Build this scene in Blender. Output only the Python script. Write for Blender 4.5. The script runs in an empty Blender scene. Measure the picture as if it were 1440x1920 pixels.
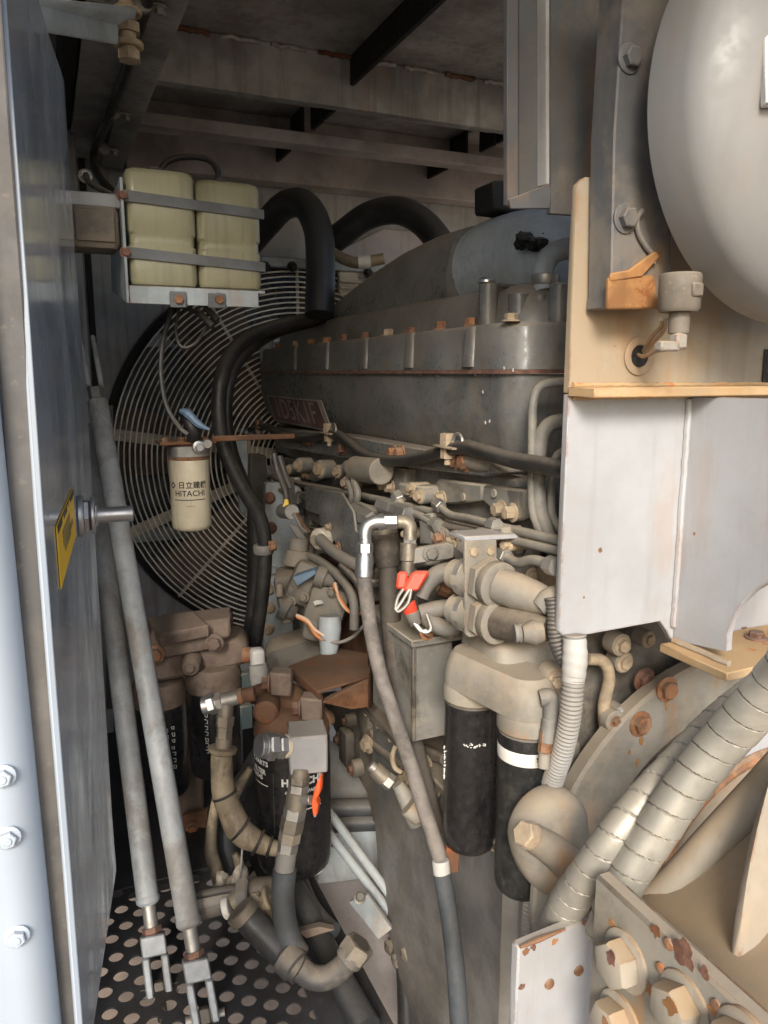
import bpy, bmesh, math, random
from mathutils import Vector, Matrix, Quaternion
random.seed(7)
R = math.radians
S = bpy.context.scene
COL = S.collection

# ---------------------------------------------------------------- camera
# machine axes: +Y runs along the engine towards the radiator, +X across it, Z up; the deck is Z = 0
FPX, CX, CY = 1440.0, 720.0, 960.0
YAW, PIT = R(23.6), R(10.2)
EYE = Vector((0, 0, 1.2))
FW = Vector((math.sin(YAW)*math.cos(PIT), math.cos(YAW)*math.cos(PIT), -math.sin(PIT)))
RT = Vector((math.cos(YAW), -math.sin(YAW), 0))
UP = RT.cross(FW)
cd = bpy.data.cameras.new('camera'); cam = bpy.data.objects.new('camera', cd); COL.objects.link(cam)
cam.matrix_world = Matrix(((RT.x, UP.x, -FW.x, EYE.x), (RT.y, UP.y, -FW.y, EYE.y), (RT.z, UP.z, -FW.z, EYE.z), (0, 0, 0, 1)))
cd.sensor_fit = 'VERTICAL'; cd.sensor_height = 24.0; cd.lens = 24.0*FPX/1920.0
cd.clip_start = 0.02; cd.clip_end = 2000
S.camera = cam

# ---------------------------------------------------------------- sky, sun, exposure
SUN_EL, SUN_AZ = R(30), R(207)          # azimuth from +Y towards +X: hazy sun behind the photographer, to the left
w = bpy.data.worlds.new('World'); S.world = w; w.use_nodes = True
nt = w.node_tree; bg = nt.nodes['Background']
sky = nt.nodes.new('ShaderNodeTexSky'); sky.sky_type = 'NISHITA'; sky.sun_disc = False
sky.sun_elevation = SUN_EL; sky.sun_rotation = SUN_AZ; sky.dust_density = 2.5
nt.links.new(sky.outputs[0], bg.inputs[0]); bg.inputs[1].default_value = 0.14
sd = bpy.data.lights.new('sun', 'SUN'); sd.energy = 2.4; sd.angle = R(18); sd.color = (1, .945, .86)
so = bpy.data.objects.new('sun', sd); COL.objects.link(so)
sdir = Vector((math.sin(SUN_AZ)*math.cos(SUN_EL), math.cos(SUN_AZ)*math.cos(SUN_EL), math.sin(SUN_EL)))
so.rotation_euler = sdir.to_track_quat('Z', 'Y').to_euler(); so.location = (-3, -8, 5)
vs = S.view_settings; vs.view_transform = 'Standard'; vs.look = 'None'; vs.gamma = 1.0; vs.use_curve_mapping = False
vs.exposure = 0.84
S.cycles.use_denoising = True
S.cycles.max_bounces = 10; S.cycles.diffuse_bounces = 6

def P(px, py, X=None, Y=None, Z=None, D=None):
    """a point of the place on the line of sight through photo pixel (px, py), at a plane of the machine or a depth"""
    d = FW + RT*((px-CX)/FPX) + UP*((CY-py)/FPX)
    if X is not None: t = (X-EYE.x)/d.x
    elif Y is not None: t = (Y-EYE.y)/d.y
    elif Z is not None: t = (Z-EYE.z)/d.z
    else: t = D
    return EYE + d*t
def PS(D, *pts): return [P(p[0], p[1], D=(p[2] if len(p) > 2 else D)) for p in pts]
def L(px, D): return px*D/FPX
V = Vector
AX, AY, AZ = V((1, 0, 0)), V((0, 1, 0)), V((0, 0, 1))

# ---------------------------------------------------------------- materials
MT = {}
def mat(name, col, rough=.55, metal=0.0, var=.25, dust=0.0, patch=0.0, rust=0.0, streak=0.0, bump=.15, scale=9.0,
        dustcol=(.36, .295, .215), rustcol=(.22, .075, .022), coat=0.0, emit=None, spec=.5, sss=0.0, grease=0.0, edge=0.0, speck=.16, runs=0.0):
    m = bpy.data.materials.new(name); m.use_nodes = True; MT[name] = m
    n = m.node_tree; N = n.nodes; K = n.links.new
    b = N['Principled BSDF']
    geo = N.new('ShaderNodeNewGeometry')
    def noise(sc, det=4, ro=.55, vec=None, dist=0.0):
        t = N.new('ShaderNodeTexNoise'); t.inputs['Scale'].default_value = sc; t.inputs['Detail'].default_value = det
        t.inputs['Roughness'].default_value = ro; t.inputs['Distortion'].default_value = dist
        K(vec if vec else geo.outputs['Position'], t.inputs['Vector']); return t.outputs['Fac']
    def rng(x, a, bb, c=0.0, d=1.0):
        t = N.new('ShaderNodeMapRange'); t.inputs[1].default_value = a; t.inputs[2].default_value = bb
        t.inputs[3].default_value = c; t.inputs[4].default_value = d; t.interpolation_type = 'SMOOTHSTEP'; K(x, t.inputs[0]); return t.outputs[0]
    def math_(op, a, c):
        t = N.new('ShaderNodeMath'); t.operation = op; t.use_clamp = op in ('ADD', 'MAXIMUM')
        for i, x in enumerate((a, c)):
            if isinstance(x, (int, float)): t.inputs[i].default_value = x
            else: K(x, t.inputs[i])
        return t.outputs[0]
    def mix(f, a, c):
        t = N.new('ShaderNodeMix'); t.data_type = 'RGBA'
        if isinstance(f, (int, float)): t.inputs[0].default_value = f
        else: K(f, t.inputs[0])
        for i, x in ((6, a), (7, c)):
            if isinstance(x, tuple): t.inputs[i].default_value = (*x[:3], 1)
            else: K(x, t.inputs[i])
        return t.outputs[2]
    n_big = noise(scale, 5, .6); n_fine = noise(scale*9, 4, .65)
    dark = tuple(c*(1-var) for c in col); lite = tuple(min(1, c*(1+var*.6)) for c in col)
    n_mid = noise(scale*4.3, 8, .74, None, .2)
    c = mix(rng(n_big, .38, .62), dark, lite)
    c = mix(math_('MULTIPLY', rng(n_mid, .50, .70), min(.9, var*.9)), c, tuple(x*.55 for x in col))
    rr = rng(n_fine, .3, .7, max(.04, rough-.09), min(1, rough+.09))
    mt = metal
    sep = N.new('ShaderNodeSeparateXYZ'); K(geo.outputs['Normal'], sep.inputs[0])
    if streak > 0:
        mp = N.new('ShaderNodeVectorMath'); mp.operation = 'MULTIPLY'; mp.inputs[1].default_value = (38, 38, 2.2); K(geo.outputs['Position'], mp.inputs[0])
        st = rng(noise(1.0, 5, .62, mp.outputs[0]), .50, .66, 0, streak)
        c = mix(st, c, tuple(x*.42 for x in dustcol))
    if runs > 0:
        mp2 = N.new('ShaderNodeVectorMath'); mp2.operation = 'MULTIPLY'; mp2.inputs[1].default_value = (17, 17, 2.6); K(geo.outputs['Position'], mp2.inputs[0])
        rn2 = math_('MULTIPLY', rng(noise(1.0, 6, .62, mp2.outputs[0]), .50, .64), rng(noise(5.5, 4, .6), .46, .60, 0, runs))
        c = mix(rn2, c, (.34, .175, .065))
    if grease > 0:
        g = rng(noise(scale*.7, 5, .7, None, .6), .52, .61, 0, grease)
        c = mix(g, c, (.018, .015, .012)); rr = mix_f(N, K, g, rr, .32)
    if dust > 0 or patch > 0:
        up = math_('MULTIPLY', rng(sep.outputs[2], .05, .9), rng(n_fine, .1, .6, .55, 1))
        du = math_('MULTIPLY', up, dust)
        if patch > 0:
            pt = math_('MULTIPLY', rng(noise(scale*.7, 9, .76, None, .2), .47, .60), patch)
            du = math_('MAXIMUM', du, pt)
        du = math_('ADD', du, math_('MULTIPLY', rng(n_fine, .45, .8), .14*max(dust, patch)))
        c = mix(du, c, mix(n_big, tuple(x*.8 for x in dustcol), dustcol))
        rr = mix_f(N, K, du, rr, .9)
        if speck > 0:
            sk = math_('MULTIPLY', rng(noise(170, 2, .5), .66, .72), speck)
            c = mix(sk, c, tuple(min(1, x*1.25) for x in dustcol))
    hgt = math_('ADD', math_('MULTIPLY', n_fine, .5), math_('MULTIPLY', noise(330, 3, .6), .5))
    if rust > 0:
        rn = noise(scale*1.7, 7, .72, None, .3)
        rf = rng(rn, .73-rust*.33, .79-rust*.30)
        c = mix(rf, c, mix(noise(scale*7, 4, .7), tuple(x*.45 for x in rustcol), tuple(min(1, x*1.55) for x in rustcol)))
        rr = mix_f(N, K, rf, rr, .92)
        if metal > 0: mt = mix_f(N, K, rf, metal, 0.0)
        hgt = math_('ADD', math_('MULTIPLY', hgt, .7), math_('MULTIPLY', rf, -.6))
    if edge > 0:
        bv = N.new('ShaderNodeBevel'); bv.samples = 4; bv.inputs[0].default_value = .006
        dt = N.new('ShaderNodeVectorMath'); dt.operation = 'DOT_PRODUCT'; K(bv.outputs[0], dt.inputs[0]); K(geo.outputs['True Normal'], dt.inputs[1])
        ed = math_('MULTIPLY', rng(dt.outputs['Value'], .985, .80), rng(noise(scale*3.0, 6, .7), .50, .58, 0, edge))
        c = mix(ed, c, mix(noise(scale*9, 3, .6), tuple(x*.5 for x in rustcol), tuple(min(1, x*1.4) for x in rustcol)))
        rr = mix_f(N, K, ed, rr, .9)
    K(c, b.inputs['Base Color'])
    if isinstance(rr, float): b.inputs['Roughness'].default_value = rr
    else: K(rr, b.inputs['Roughness'])
    if isinstance(mt, (int, float)): b.inputs['Metallic'].default_value = mt
    else: K(mt, b.inputs['Metallic'])
    b.inputs['Specular IOR Level'].default_value = spec
    b.inputs['Coat Weight'].default_value = coat; b.inputs['Coat Roughness'].default_value = .18
    if sss > 0:
        b.inputs['Subsurface Weight'].default_value = sss; b.inputs['Subsurface Radius'].default_value = (.03, .025, .012); b.inputs['Subsurface Scale'].default_value = 1.0
    if bump > 0:
        bp = N.new('ShaderNodeBump'); bp.inputs['Strength'].default_value = bump; bp.inputs['Distance'].default_value = .002
        K(hgt, bp.inputs['Height']); K(bp.outputs[0], b.inputs['Normal'])
    return m
def mix_f(N, K, f, a, c):
    t = N.new('ShaderNodeMix'); t.data_type = 'FLOAT'
    K(f, t.inputs[0])
    for i, x in ((2, a), (3, c)):
        if isinstance(x, (int, float)): t.inputs[i].default_value = x
        else: K(x, t.inputs[i])
    return t.outputs[0]

TAN = (.42, .33, .225)
mat('engine', (.145, .15, .152), .31, dust=.65, patch=.24, streak=.35, var=.2, rust=.08, bump=.22, grease=.3, dustcol=(.36, .30, .22))
mat('engine_dusty', (.19, .185, .17), .6, dust=.8, patch=.40, var=.3, rust=.16, bump=.25, grease=.5, dustcol=(.345, .295, .22))
mat('engine_dirty', (.125, .113, .098), .6, dust=.7, patch=.30, var=.4, rust=.24, bump=.3, grease=.6)
mat('cast_dusty', (.245, .23, .198), .7, dust=.8, patch=.45, var=.25, rust=.10, bump=.35, edge=.5, runs=.75, grease=.15)
mat('pale_blue', (.36, .41, .44), .5, dust=.5, patch=.22, var=.2, rust=.12, streak=.25, bump=.08, edge=.4, runs=.35)
mat('plate', (.365, .375, .395), .5, dust=.6, patch=.12, rust=.02, var=.08, streak=.12, bump=.06, scale=5, edge=.8, speck=.05, runs=.2)
mat('plate_tan', (.32, .29, .24), .65, dust=.85, patch=.6, rust=.2, var=.15, streak=.25, bump=.12, scale=4, dustcol=(.37, .265, .155), edge=.7, runs=.8)
mat('plate_orange', (.42, .30, .17), .75, dust=.9, patch=.8, rust=.36, var=.2, bump=.25, scale=7, dustcol=(.46, .30, .15), rustcol=(.40, .15, .04), edge=.6, runs=.6)
mat('grey_post', (.105, .11, .117), .5, dust=.6, patch=.3, rust=.05, var=.15, streak=.35, bump=.06, scale=5, edge=.35, speck=.06, runs=.4)
mat('drum', (.225, .225, .222), .48, dust=.35, patch=.05, rust=.02, var=.05, streak=.10, bump=.05, scale=5, speck=0.0, runs=.10)
mat('door', (.27, .315, .37), .17, var=.06, bump=0, scale=.8, speck=0.0, spec=.6)
mat('door_recess', (.125, .122, .12), .8, dust=.3, patch=.12, var=.3, speck=.1)
mat('door_white', (.40, .46, .53), .4, dust=.25, rust=.03, var=.06, bump=.03, scale=3, speck=0.0)  # light grey paint with the sky's blue put into its colour
mat('roof', (.37, .37, .36), .7, patch=.3, rust=.16, var=.35, streak=.3, bump=.15, scale=4, dustcol=(.20, .165, .13), runs=.25)
mat('roof_lit_pink', (.50, .465, .44), .7, patch=.28, rust=.12, var=.3, bump=.12, scale=4, dustcol=(.24, .195, .16), runs=.2)  # roof paint with pinkish light from the right put into its colour
mat('dark_steel', (.07, .066, .06), .55, dust=.5, patch=.12, rust=.12, var=.3, bump=.15)
mat('black_and_shade', (.014, .014, .014), .7, dust=.25, var=.3)  # flat black for dark parts and for shade painted on the roof ribs
mat('fan_wire', (.82, .80, .74), .45, metal=0.0, dust=.2, patch=.12, rust=.05, var=.2, bump=0)
mat('guard_bar', (.62, .57, .47), .7, dust=.4, patch=.5, var=.2)
mat('core', (.11, .125, .14), .6, metal=.3, patch=.35, var=.4, dustcol=(.20, .19, .17), bump=.3, scale=14)
mat('rubber', (.022, .022, .023), .45, dust=.45, patch=.06, var=.3, bump=.08, dustcol=(.26, .22, .17))
mat('rubber_clean', (.020, .022, .025), .38, dust=.25, patch=.06, var=.3, bump=.04, dustcol=(.22, .2, .18))
mat('rubber_brown', (.06, .05, .042), .7, dust=.6, patch=.25, var=.3, bump=.25, dustcol=(.32, .26, .19))
mat('hose_speckled', (.155, .14, .13), .75, dust=.6, patch=.35, var=.35, bump=.45, scale=26, grease=.25, dustcol=(.30, .26, .22))
mat('hose_blue', (.05, .058, .066), .5, dust=.3, patch=.05, var=.25, bump=.06, speck=.05)
mat('tan_hose', (.30, .245, .165), .6, dust=.4, patch=.25, var=.3, grease=.55, bump=.15, scale=12)
mat('spiral', (.40, .385, .34), .36, metal=.4, dust=.55, patch=.2, var=.15, bump=.06, grease=.12, dustcol=(.34, .295, .22))
mat('conduit', (.24, .24, .235), .6, dust=.6, patch=.2, var=.15, bump=.05)
mat('conduit_dark', (.055, .055, .056), .55, dust=.5, patch=.25, var=.15, bump=.05)
mat('white_tape', (.40, .395, .375), .6, patch=.2, var=.1, bump=.05)
mat('zinc', (.50, .515, .53), .34, metal=.9, dust=.3, patch=.06, var=.12, bump=.05)
mat('zinc_dull', (.42, .415, .395), .45, metal=.75, dust=.5, patch=.15, rust=.1, var=.25, bump=.12)
mat('brass_dirty', (.24, .215, .175), .5, metal=.6, dust=.5, patch=.22, rust=.15, var=.3, bump=.15, grease=.4)
mat('rust', (.17, .075, .034), .85, dust=.6, patch=.2, rust=.55, var=.4, bump=.4, scale=14, rustcol=(.19, .062, .02), dustcol=(.30, .20, .13))
mat('rust_bolt', (.25, .12, .06), .85, dust=.5, patch=.25, rust=.6, var=.4, bump=.5, scale=40, rustcol=(.33, .12, .04))
mat('rust_bolt_dark', (.17, .085, .06), .85, dust=.35, rust=.5, var=.4, bump=.5, scale=40, rustcol=(.20, .07, .035))
mat('dusty_bolt', (.36, .28, .19), .8, dust=.6, patch=.5, rust=.3, var=.3, bump=.3, scale=30)
mat('brown_cast', (.155, .112, .088), .75, dust=.7, patch=.45, rust=.2, var=.3, bump=.3, scale=12, dustcol=(.31, .24, .18))
mat('rust_box', (.13, .062, .033), .8, dust=.45, patch=.15, rust=.42, var=.35, bump=.3, scale=10, dustcol=(.24, .15, .09))
mat('black_can', (.011, .011, .013), .33, dust=.45, patch=.03, var=.2, bump=.03, coat=.2, dustcol=(.25, .22, .18), speck=.05, grease=0.0)
mat('black_can_dusty', (.017, .018, .019), .45, dust=.7, patch=.12, var=.3, bump=.05, dustcol=(.24, .21, .17), speck=.08)
mat('cream_can', (.62, .555, .41), .4, dust=.4, rust=.08, var=.10, streak=.2, bump=.03, coat=.15, speck=0.0)
mat('tank_plastic', (.34, .325, .215), .36, dust=.35, patch=.16, var=.08, streak=.22, bump=.03, sss=.35, scale=5, dustcol=(.22, .19, .115), speck=0.0)
mat('strap', (.13, .14, .15), .6, dust=.5, patch=.1, var=.2)
mat('grime_and_shade', (.14, .12, .095), .7, dust=.6, patch=.45, var=.3, streak=.2)
mat('red_plastic', (.78, .075, .04), .35, dust=.25, var=.12, bump=.03)
mat('orange_handle', (.85, .12, .03), .32, dust=.15, var=.1, bump=.03)
mat('yellow_label', (.90, .55, .02), .42, var=.06, bump=0, streak=.1)
mat('label_black', (.03, .025, .02), .5, bump=0)
mat('ink_black', (.03, .028, .025), .5, bump=0)
mat('ink_grey', (.30, .22, .06), .5, bump=0)
mat('ink_white', (.80, .80, .78), .5, bump=0, var=.1, patch=.1)
mat('white_band', (.70, .69, .65), .5, bump=0, var=.06, patch=.12)
mat('badge', (.12, .055, .05), .55, dust=.4, patch=.25, var=.3, bump=.2, dustcol=(.3, .24, .19))
mat('badge_edge', (.36, .33, .30), .5, metal=.3, patch=.3, var=.2)
mat('wire_blue', (.12, .19, .28), .5, var=.2)
mat('wire_dark', (.035, .035, .037), .5, dust=.5, patch=.1, var=.2)
mat('wire_grey', (.17, .165, .155), .6, dust=.5, patch=.2, var=.2)
mat('wire_orange', (.55, .20, .06), .5, var=.2)
mat('wire_pale', (.60, .42, .30), .5, var=.2)
mat('yellow_tag', (.75, .52, .07), .5, var=.1)
mat('teal', (.07, .10, .105), .5, dust=.4, var=.2)
mat('bay_grey', (.40, .42, .44), .6, patch=.3, rust=.05, streak=.4, var=.2, bump=.08, scale=4)
mat('deck', (.02, .022, .027), .5, dust=.12, patch=.06, rust=.06, var=.4, bump=.2, dustcol=(.2, .17, .14), grease=.4)
mat('lilac', (.50, .47, .49), .6, dust=.3, patch=.25, var=.12, streak=.15, bump=.08, scale=4)
mat('soil', (.22, .16, .112), .95, var=.35, bump=.6, scale=3)
mat('tank_block', (.30, .30, .305), .45, dust=.5, patch=.1, var=.12, rust=.02, edge=.4)
mat('fork', (.34, .37, .40), .45, metal=.4, dust=.3, patch=.15, var=.25, rust=.05)
mat('strut', (.36, .39, .41), .45, dust=.4, patch=.45, var=.2, rust=.06, streak=.25, bump=.1, dustcol=(.24, .19, .14), grease=.25)
mat('sump', (.135, .135, .132), .5, dust=.5, patch=.15, var=.25, streak=.35, rust=.08, bump=.15, grease=.15, speck=.05)
mat('elbow', (.44, .50, .54), .3, dust=.25, patch=.12, var=.15, streak=.2, rust=.03, speck=.05)
mat('rusty_foot', (.30, .14, .05), .8, dust=.5, patch=.35, rust=.5, var=.3, bump=.35, scale=14, runs=.5, dustcol=(.42, .25, .10), rustcol=(.24, .085, .025))
mat('blade', (.17, .135, .105), .6, dust=.4, patch=.4, var=.3)
mat('weld', (.40, .39, .37), .5, dust=.5, patch=.3, rust=.05, bump=.6, scale=40)

# ---------------------------------------------------------------- mesh helpers
def frame(ax):
    ax = ax.normalized(); t = AZ if abs(ax.z) < .9 else AX
    u = ax.cross(t).normalized(); return u, ax.cross(u)
class MB:
    def __init__(s): s.v, s.f = [], []
    def add(s, vs, fs):
        o = len(s.v); s.v += [V(x) for x in vs]; s.f += [tuple(i+o for i in f) for f in fs]; return s
    def bm(s, bm, M=None):
        bm.verts.index_update()
        vs = [(M @ x.co) if M else x.co.copy() for x in bm.verts]; fs = [tuple(x.index for x in f.verts) for f in bm.faces]
        bm.free(); return s.add(vs, fs)
    def box(s, lo, hi, bev=.003, rot=None, seg=1):
        lo, hi = V(lo), V(hi); c = (lo+hi)/2; d = hi-lo
        bm = bmesh.new(); bmesh.ops.create_cube(bm, size=1)
        for x in bm.verts: x.co = V((x.co.x*d.x, x.co.y*d.y, x.co.z*d.z))
        b = min(bev, min(abs(d.x), abs(d.y), abs(d.z))*.45)
        if b > 0: bmesh.ops.bevel(bm, geom=bm.edges[:], offset=b, segments=seg, profile=.5, affect='EDGES')
        M = Matrix.Translation(c)
        if rot is not None: M = M @ rot.to_matrix().to_4x4()
        return s.bm(bm, M)
    def obox(s, c, ux, uy, uz, dx, dy, dz, bev=.002):
        """box with its own three axes"""
        bm = bmesh.new(); bmesh.ops.create_cube(bm, size=1)
        for x in bm.verts: x.co = V((x.co.x*dx, x.co.y*dy, x.co.z*dz))
        b = min(bev, min(dx, dy, dz)*.45)
        if b > 0: bmesh.ops.bevel(bm, geom=bm.edges[:], offset=b, segments=1, affect='EDGES')
        ux, uy, uz = ux.normalized(), uy.normalized(), uz.normalized()
        M = Matrix(((ux.x, uy.x, uz.x, c.x), (ux.y, uy.y, uz.y, c.y), (ux.z, uy.z, uz.z, c.z), (0, 0, 0, 1)))
        return s.bm(bm, M)
    def prism(s, poly, vec, bev=.002):
        bm = bmesh.new(); n = len(poly); vec = V(vec)
        a = [bm.verts.new(V(p)) for p in poly]; b = [bm.verts.new(V(p)+vec) for p in poly]
        bm.faces.new(a); bm.faces.new(b[::-1])
        for i in range(n): bm.faces.new((a[i], b[i], b[(i+1) % n], a[(i+1) % n]))
        bmesh.ops.recalc_face_normals(bm, faces=bm.faces[:])
        if bev > 0:
            bmesh.ops.bevel(bm, geom=[e for e in bm.edges if len(e.link_faces) == 2 and e.calc_face_angle(0) > .5], offset=bev, segments=1, affect='EDGES')
        bmesh.ops.triangulate(bm, faces=[f for f in bm.faces if len(f.verts) > 4])
        return s.bm(bm)
    def lathe(s, p, ax, prof, n=24, cap=True, spin=0.0):
        """prof: (radius, distance along ax) pairs"""
        p, ax = V(p), V(ax).normalized(); u, v = frame(ax); vs, fs = [], []
        for r, h in prof:
            for k in range(n):
                a = 2*math.pi*k/n + spin; vs.append(p + ax*h + (u*math.cos(a)+v*math.sin(a))*r)
        m = len(prof)
        for j in range(m-1):
            for k in range(n):
                k2 = (k+1) % n; fs.append((j*n+k, j*n+k2, (j+1)*n+k2, (j+1)*n+k))
        if cap: fs.append(tuple(range(n))[::-1]); fs.append(tuple((m-1)*n+k for k in range(n)))
        return s.add(vs, fs)
    def cyl(s, a, b, r, r2=None, n=20, bev=None):
        a, b = V(a), V(b); h = (b-a).length; r2 = r if r2 is None else r2
        e = min(r, r2)*.08 if bev is None else bev; e = min(e, h*.3)
        return s.lathe(a, b-a, [(r-e, 0), (r, e), (r2, h-e), (r2-e, h)], n)
    def hexa(s, a, b, r, spin=0.0):
        a, b = V(a), V(b); h = (b-a).length; e = min(r*.12, h*.3)
        return s.lathe(a, b-a, [(r, 0), (r, h-e), (r*.88, h)], 6, True, spin)
    def tube(s, pts, r, n=12, sub=8, cap=True, smooth=True, step=None, rfun=None, closed=False):
        pts = [V(p) for p in pts]
        if smooth and len(pts) > 2:
            q = []; m = len(pts)
            rng_ = range(m if closed else m-1)
            for i in rng_:
                if closed: p0, p1, p2, p3 = (pts[(i+k-1) % m] for k in range(4))
                else:
                    p1, p2 = pts[i], pts[i+1]
                    p0 = pts[i-1] if i > 0 else p1*2-p2
                    p3 = pts[i+2] if i+2 < m else p2*2-p1
                for k in range(sub):
                    t = k/sub
                    q.append(.5*((2*p1)+(p2-p0)*t+(2*p0-5*p1+4*p2-p3)*t*t+(3*p1-p0-3*p2+p3)*t**3))
            if not closed: q.append(pts[-1])
        else: q = pts
        if step:
            d = [0.0]
            for i in range(1, len(q)): d.append(d[-1]+(q[i]-q[i-1]).length)
            cnt = max(2, int(d[-1]/step)); o = []; j = 0
            for i in range(cnt+1):
                x = d[-1]*i/cnt
                while j < len(q)-2 and d[j+1] < x: j += 1
                t = (x-d[j])/max(1e-9, d[j+1]-d[j]); o.append(q[j].lerp(q[j+1], min(1, max(0, t))))
            q = o
        m = len(q); rad = (lambda i: r) if not isinstance(r, (list, tuple)) else None
        if rad is None:
            rl = list(r)
            def rad(i):
                x = i/(m-1)*(len(rl)-1); k = min(int(x), len(rl)-2); return rl[k]+(rl[k+1]-rl[k])*(x-k)
        tan = []
        for i in range(m):
            if closed: t = q[(i+1) % m]-q[i-1]
            else: t = q[min(i+1, m-1)]-q[max(i-1, 0)]
            tan.append(t.normalized() if t.length > 1e-9 else AZ)
        u, _ = frame(tan[0]); vs, fs = [], []; dist = 0.0
        for i in range(m):
            if i: u = (tan[i-1].rotation_difference(tan[i]) @ u); dist += (q[i]-q[i-1]).length
            u = (u - tan[i]*u.dot(tan[i])).normalized(); v = tan[i].cross(u)
            for k in range(n):
                a = 2*math.pi*k/n; rr = rad(i)
                if rfun: rr *= rfun(dist, a)
                vs.append(q[i]+(u*math.cos(a)+v*math.sin(a))*rr)
        for j in range(m if closed else m-1):
            j2 = (j+1) % m
            for k in range(n):
                k2 = (k+1) % n; fs.append((j*n+k, j*n+k2, j2*n+k2, j2*n+k))
        if cap and not closed: fs.append(tuple(range(n))[::-1]); fs.append(tuple((m-1)*n+k for k in range(n)))
        return s.add(vs, fs)
    def rloft(s, secs, seg=5):
        """stack of rounded rectangles: (z, x0, x1, y0, y1, corner radius)"""
        vs, fs = [], []; n = 4*(seg+1)
        for z, x0, x1, y0, y1, r in secs:
            for cx, cy, a0 in ((x1-r, y1-r, 0), (x0+r, y1-r, 90), (x0+r, y0+r, 180), (x1-r, y0+r, 270)):
                for k in range(seg+1):
                    a = R(a0+90*k/seg); vs.append(V((cx+r*math.cos(a), cy+r*math.sin(a), z)))
        for j in range(len(secs)-1):
            for k in range(n):
                k2 = (k+1) % n; fs.append((j*n+k, j*n+k2, (j+1)*n+k2, (j+1)*n+k))
        fs.append(tuple(range(n))[::-1]); fs.append(tuple((len(secs)-1)*n+k for k in range(n)))
        return s.add(vs, fs)
    def loft(s, rings):
        n = len(rings[0]); vs = [p for r in rings for p in r]; fs = []
        for j in range(len(rings)-1):
            for k in range(n):
                k2 = (k+1) % n; fs.append((j*n+k, j*n+k2, (j+1)*n+k2, (j+1)*n+k))
        fs.append(tuple(range(n))[::-1]); fs.append(tuple((len(rings)-1)*n+k for k in range(n)))
        return s.add(vs, fs)
    def ball(s, c, r, sx=1, sy=1, sz=1, n=14, jag=0.0):
        bm = bmesh.new(); bmesh.ops.create_uvsphere(bm, u_segments=n, v_segments=max(6, n//2+2), radius=1)
        for x in bm.verts:
            k = r*(1+random.uniform(-jag, jag)); x.co = V((x.co.x*sx*k, x.co.y*sy*k, x.co.z*sz*k))
        return s.bm(bm, Matrix.Translation(V(c)))
    def mesh(s, name, origin, m, angle=38):
        me = bpy.data.meshes.new(name); me.from_pydata([tuple(x-origin) for x in s.v], [], s.f)
        bm = bmesh.new(); bm.from_mesh(me); bmesh.ops.recalc_face_normals(bm, faces=bm.faces[:]); bm.to_mesh(me); bm.free()
        me.polygons.foreach_set('use_smooth', [True]*len(me.polygons)); me.set_sharp_from_angle(angle=R(angle))
        me.materials.append(MT[m]); return me
    def put(s, name, m, parent=None, label=None, angle=38):
        lo = V((min(x[i] for x in s.v) for i in range(3))); hi = V((max(x[i] for x in s.v) for i in range(3)))
        c = V(((lo.x+hi.x)/2, (lo.y+hi.y)/2, lo.z))
        o = bpy.data.objects.new(name, s.mesh(name, c, m, angle)); COL.objects.link(o); ORG[o] = c
        if parent: o.parent = parent; o.location = c-ORG[parent]
        else: o.location = c
        if label: o['label'] = label
        return o
ORG = {}
def tag(o, label, cat, group=None, kind=None):
    if label: o['label'] = label
    if cat: o['category'] = cat
    if group: o['group'] = group
    if kind: o['kind'] = kind
    return o
def thing(name, label, cat, loc, group=None):
    o = bpy.data.objects.new(name, None); COL.objects.link(o); o.empty_display_size = .05
    o.location = V(loc); ORG[o] = V(loc); return tag(o, label, cat, group)
_BM = {}
def bolt(parent, p, ax, r=.011, h=.009, m='rust_bolt', name='bolt', washer=True, stud=False):
    """hex head with washer, one shared mesh for each kind; p lies on the surface, ax points out of it"""
    key = (round(r, 4), round(h, 4), m, washer, stud)
    if key not in _BM:
        b = MB(); z = 0.0
        if washer: b.lathe((0, 0, -.001), AZ, [(r*1.45, 0), (r*1.45, r*.2), (r*1.3, r*.28)], 16); z = r*.25
        b.lathe((0, 0, z-.0005), AZ, [(r, 0), (r, h*.86), (r*.86, h)], 6)
        if stud: b.lathe((0, 0, z+h-.001), AZ, [(r*.5, 0), (r*.5, h*.3), (r*.42, h*.4)], 12)
        _BM[key] = b.mesh(name, V((0, 0, 0)), m, 30)
    o = bpy.data.objects.new(name, _BM[key]); COL.objects.link(o); o.parent = parent; o.location = V(p)-ORG[parent]
    o.rotation_mode = 'QUATERNION'; o.rotation_quaternion = V(ax).normalized().to_track_quat('Z', 'Y') @ Quaternion((0, 0, 1), random.uniform(0, 1.05))
    ORG[o] = V(p); return o
def text_mesh(txt, size, bold=0.0, sx=1.0, shear=0.0):
    cu = bpy.data.curves.new('t', 'FONT'); cu.body = txt; cu.size = size; cu.align_x = 'CENTER'; cu.align_y = 'CENTER'
    cu.offset = bold; cu.shear = shear; cu.resolution_u = 3
    o = bpy.data.objects.new('t', cu); COL.objects.link(o)
    dg = bpy.context.evaluated_depsgraph_get(); dg.update()
    me = bpy.data.meshes.new_from_object(o.evaluated_get(dg))
    bm = bmesh.new(); bm.from_mesh(me); bmesh.ops.triangulate(bm, faces=bm.faces[:])
    bmesh.ops.subdivide_edges(bm, edges=[e for e in bm.edges if e.calc_length() > size*.3], cuts=1, use_grid_fill=False)
    bm.verts.index_update()
    vs = [(x.co.x*sx, x.co.y) for x in bm.verts]; fs = [tuple(v.index for v in f.verts) for f in bm.faces]
    bm.free(); bpy.data.objects.remove(o); bpy.data.curves.remove(cu); bpy.data.meshes.remove(me)
    return vs, fs
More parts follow.
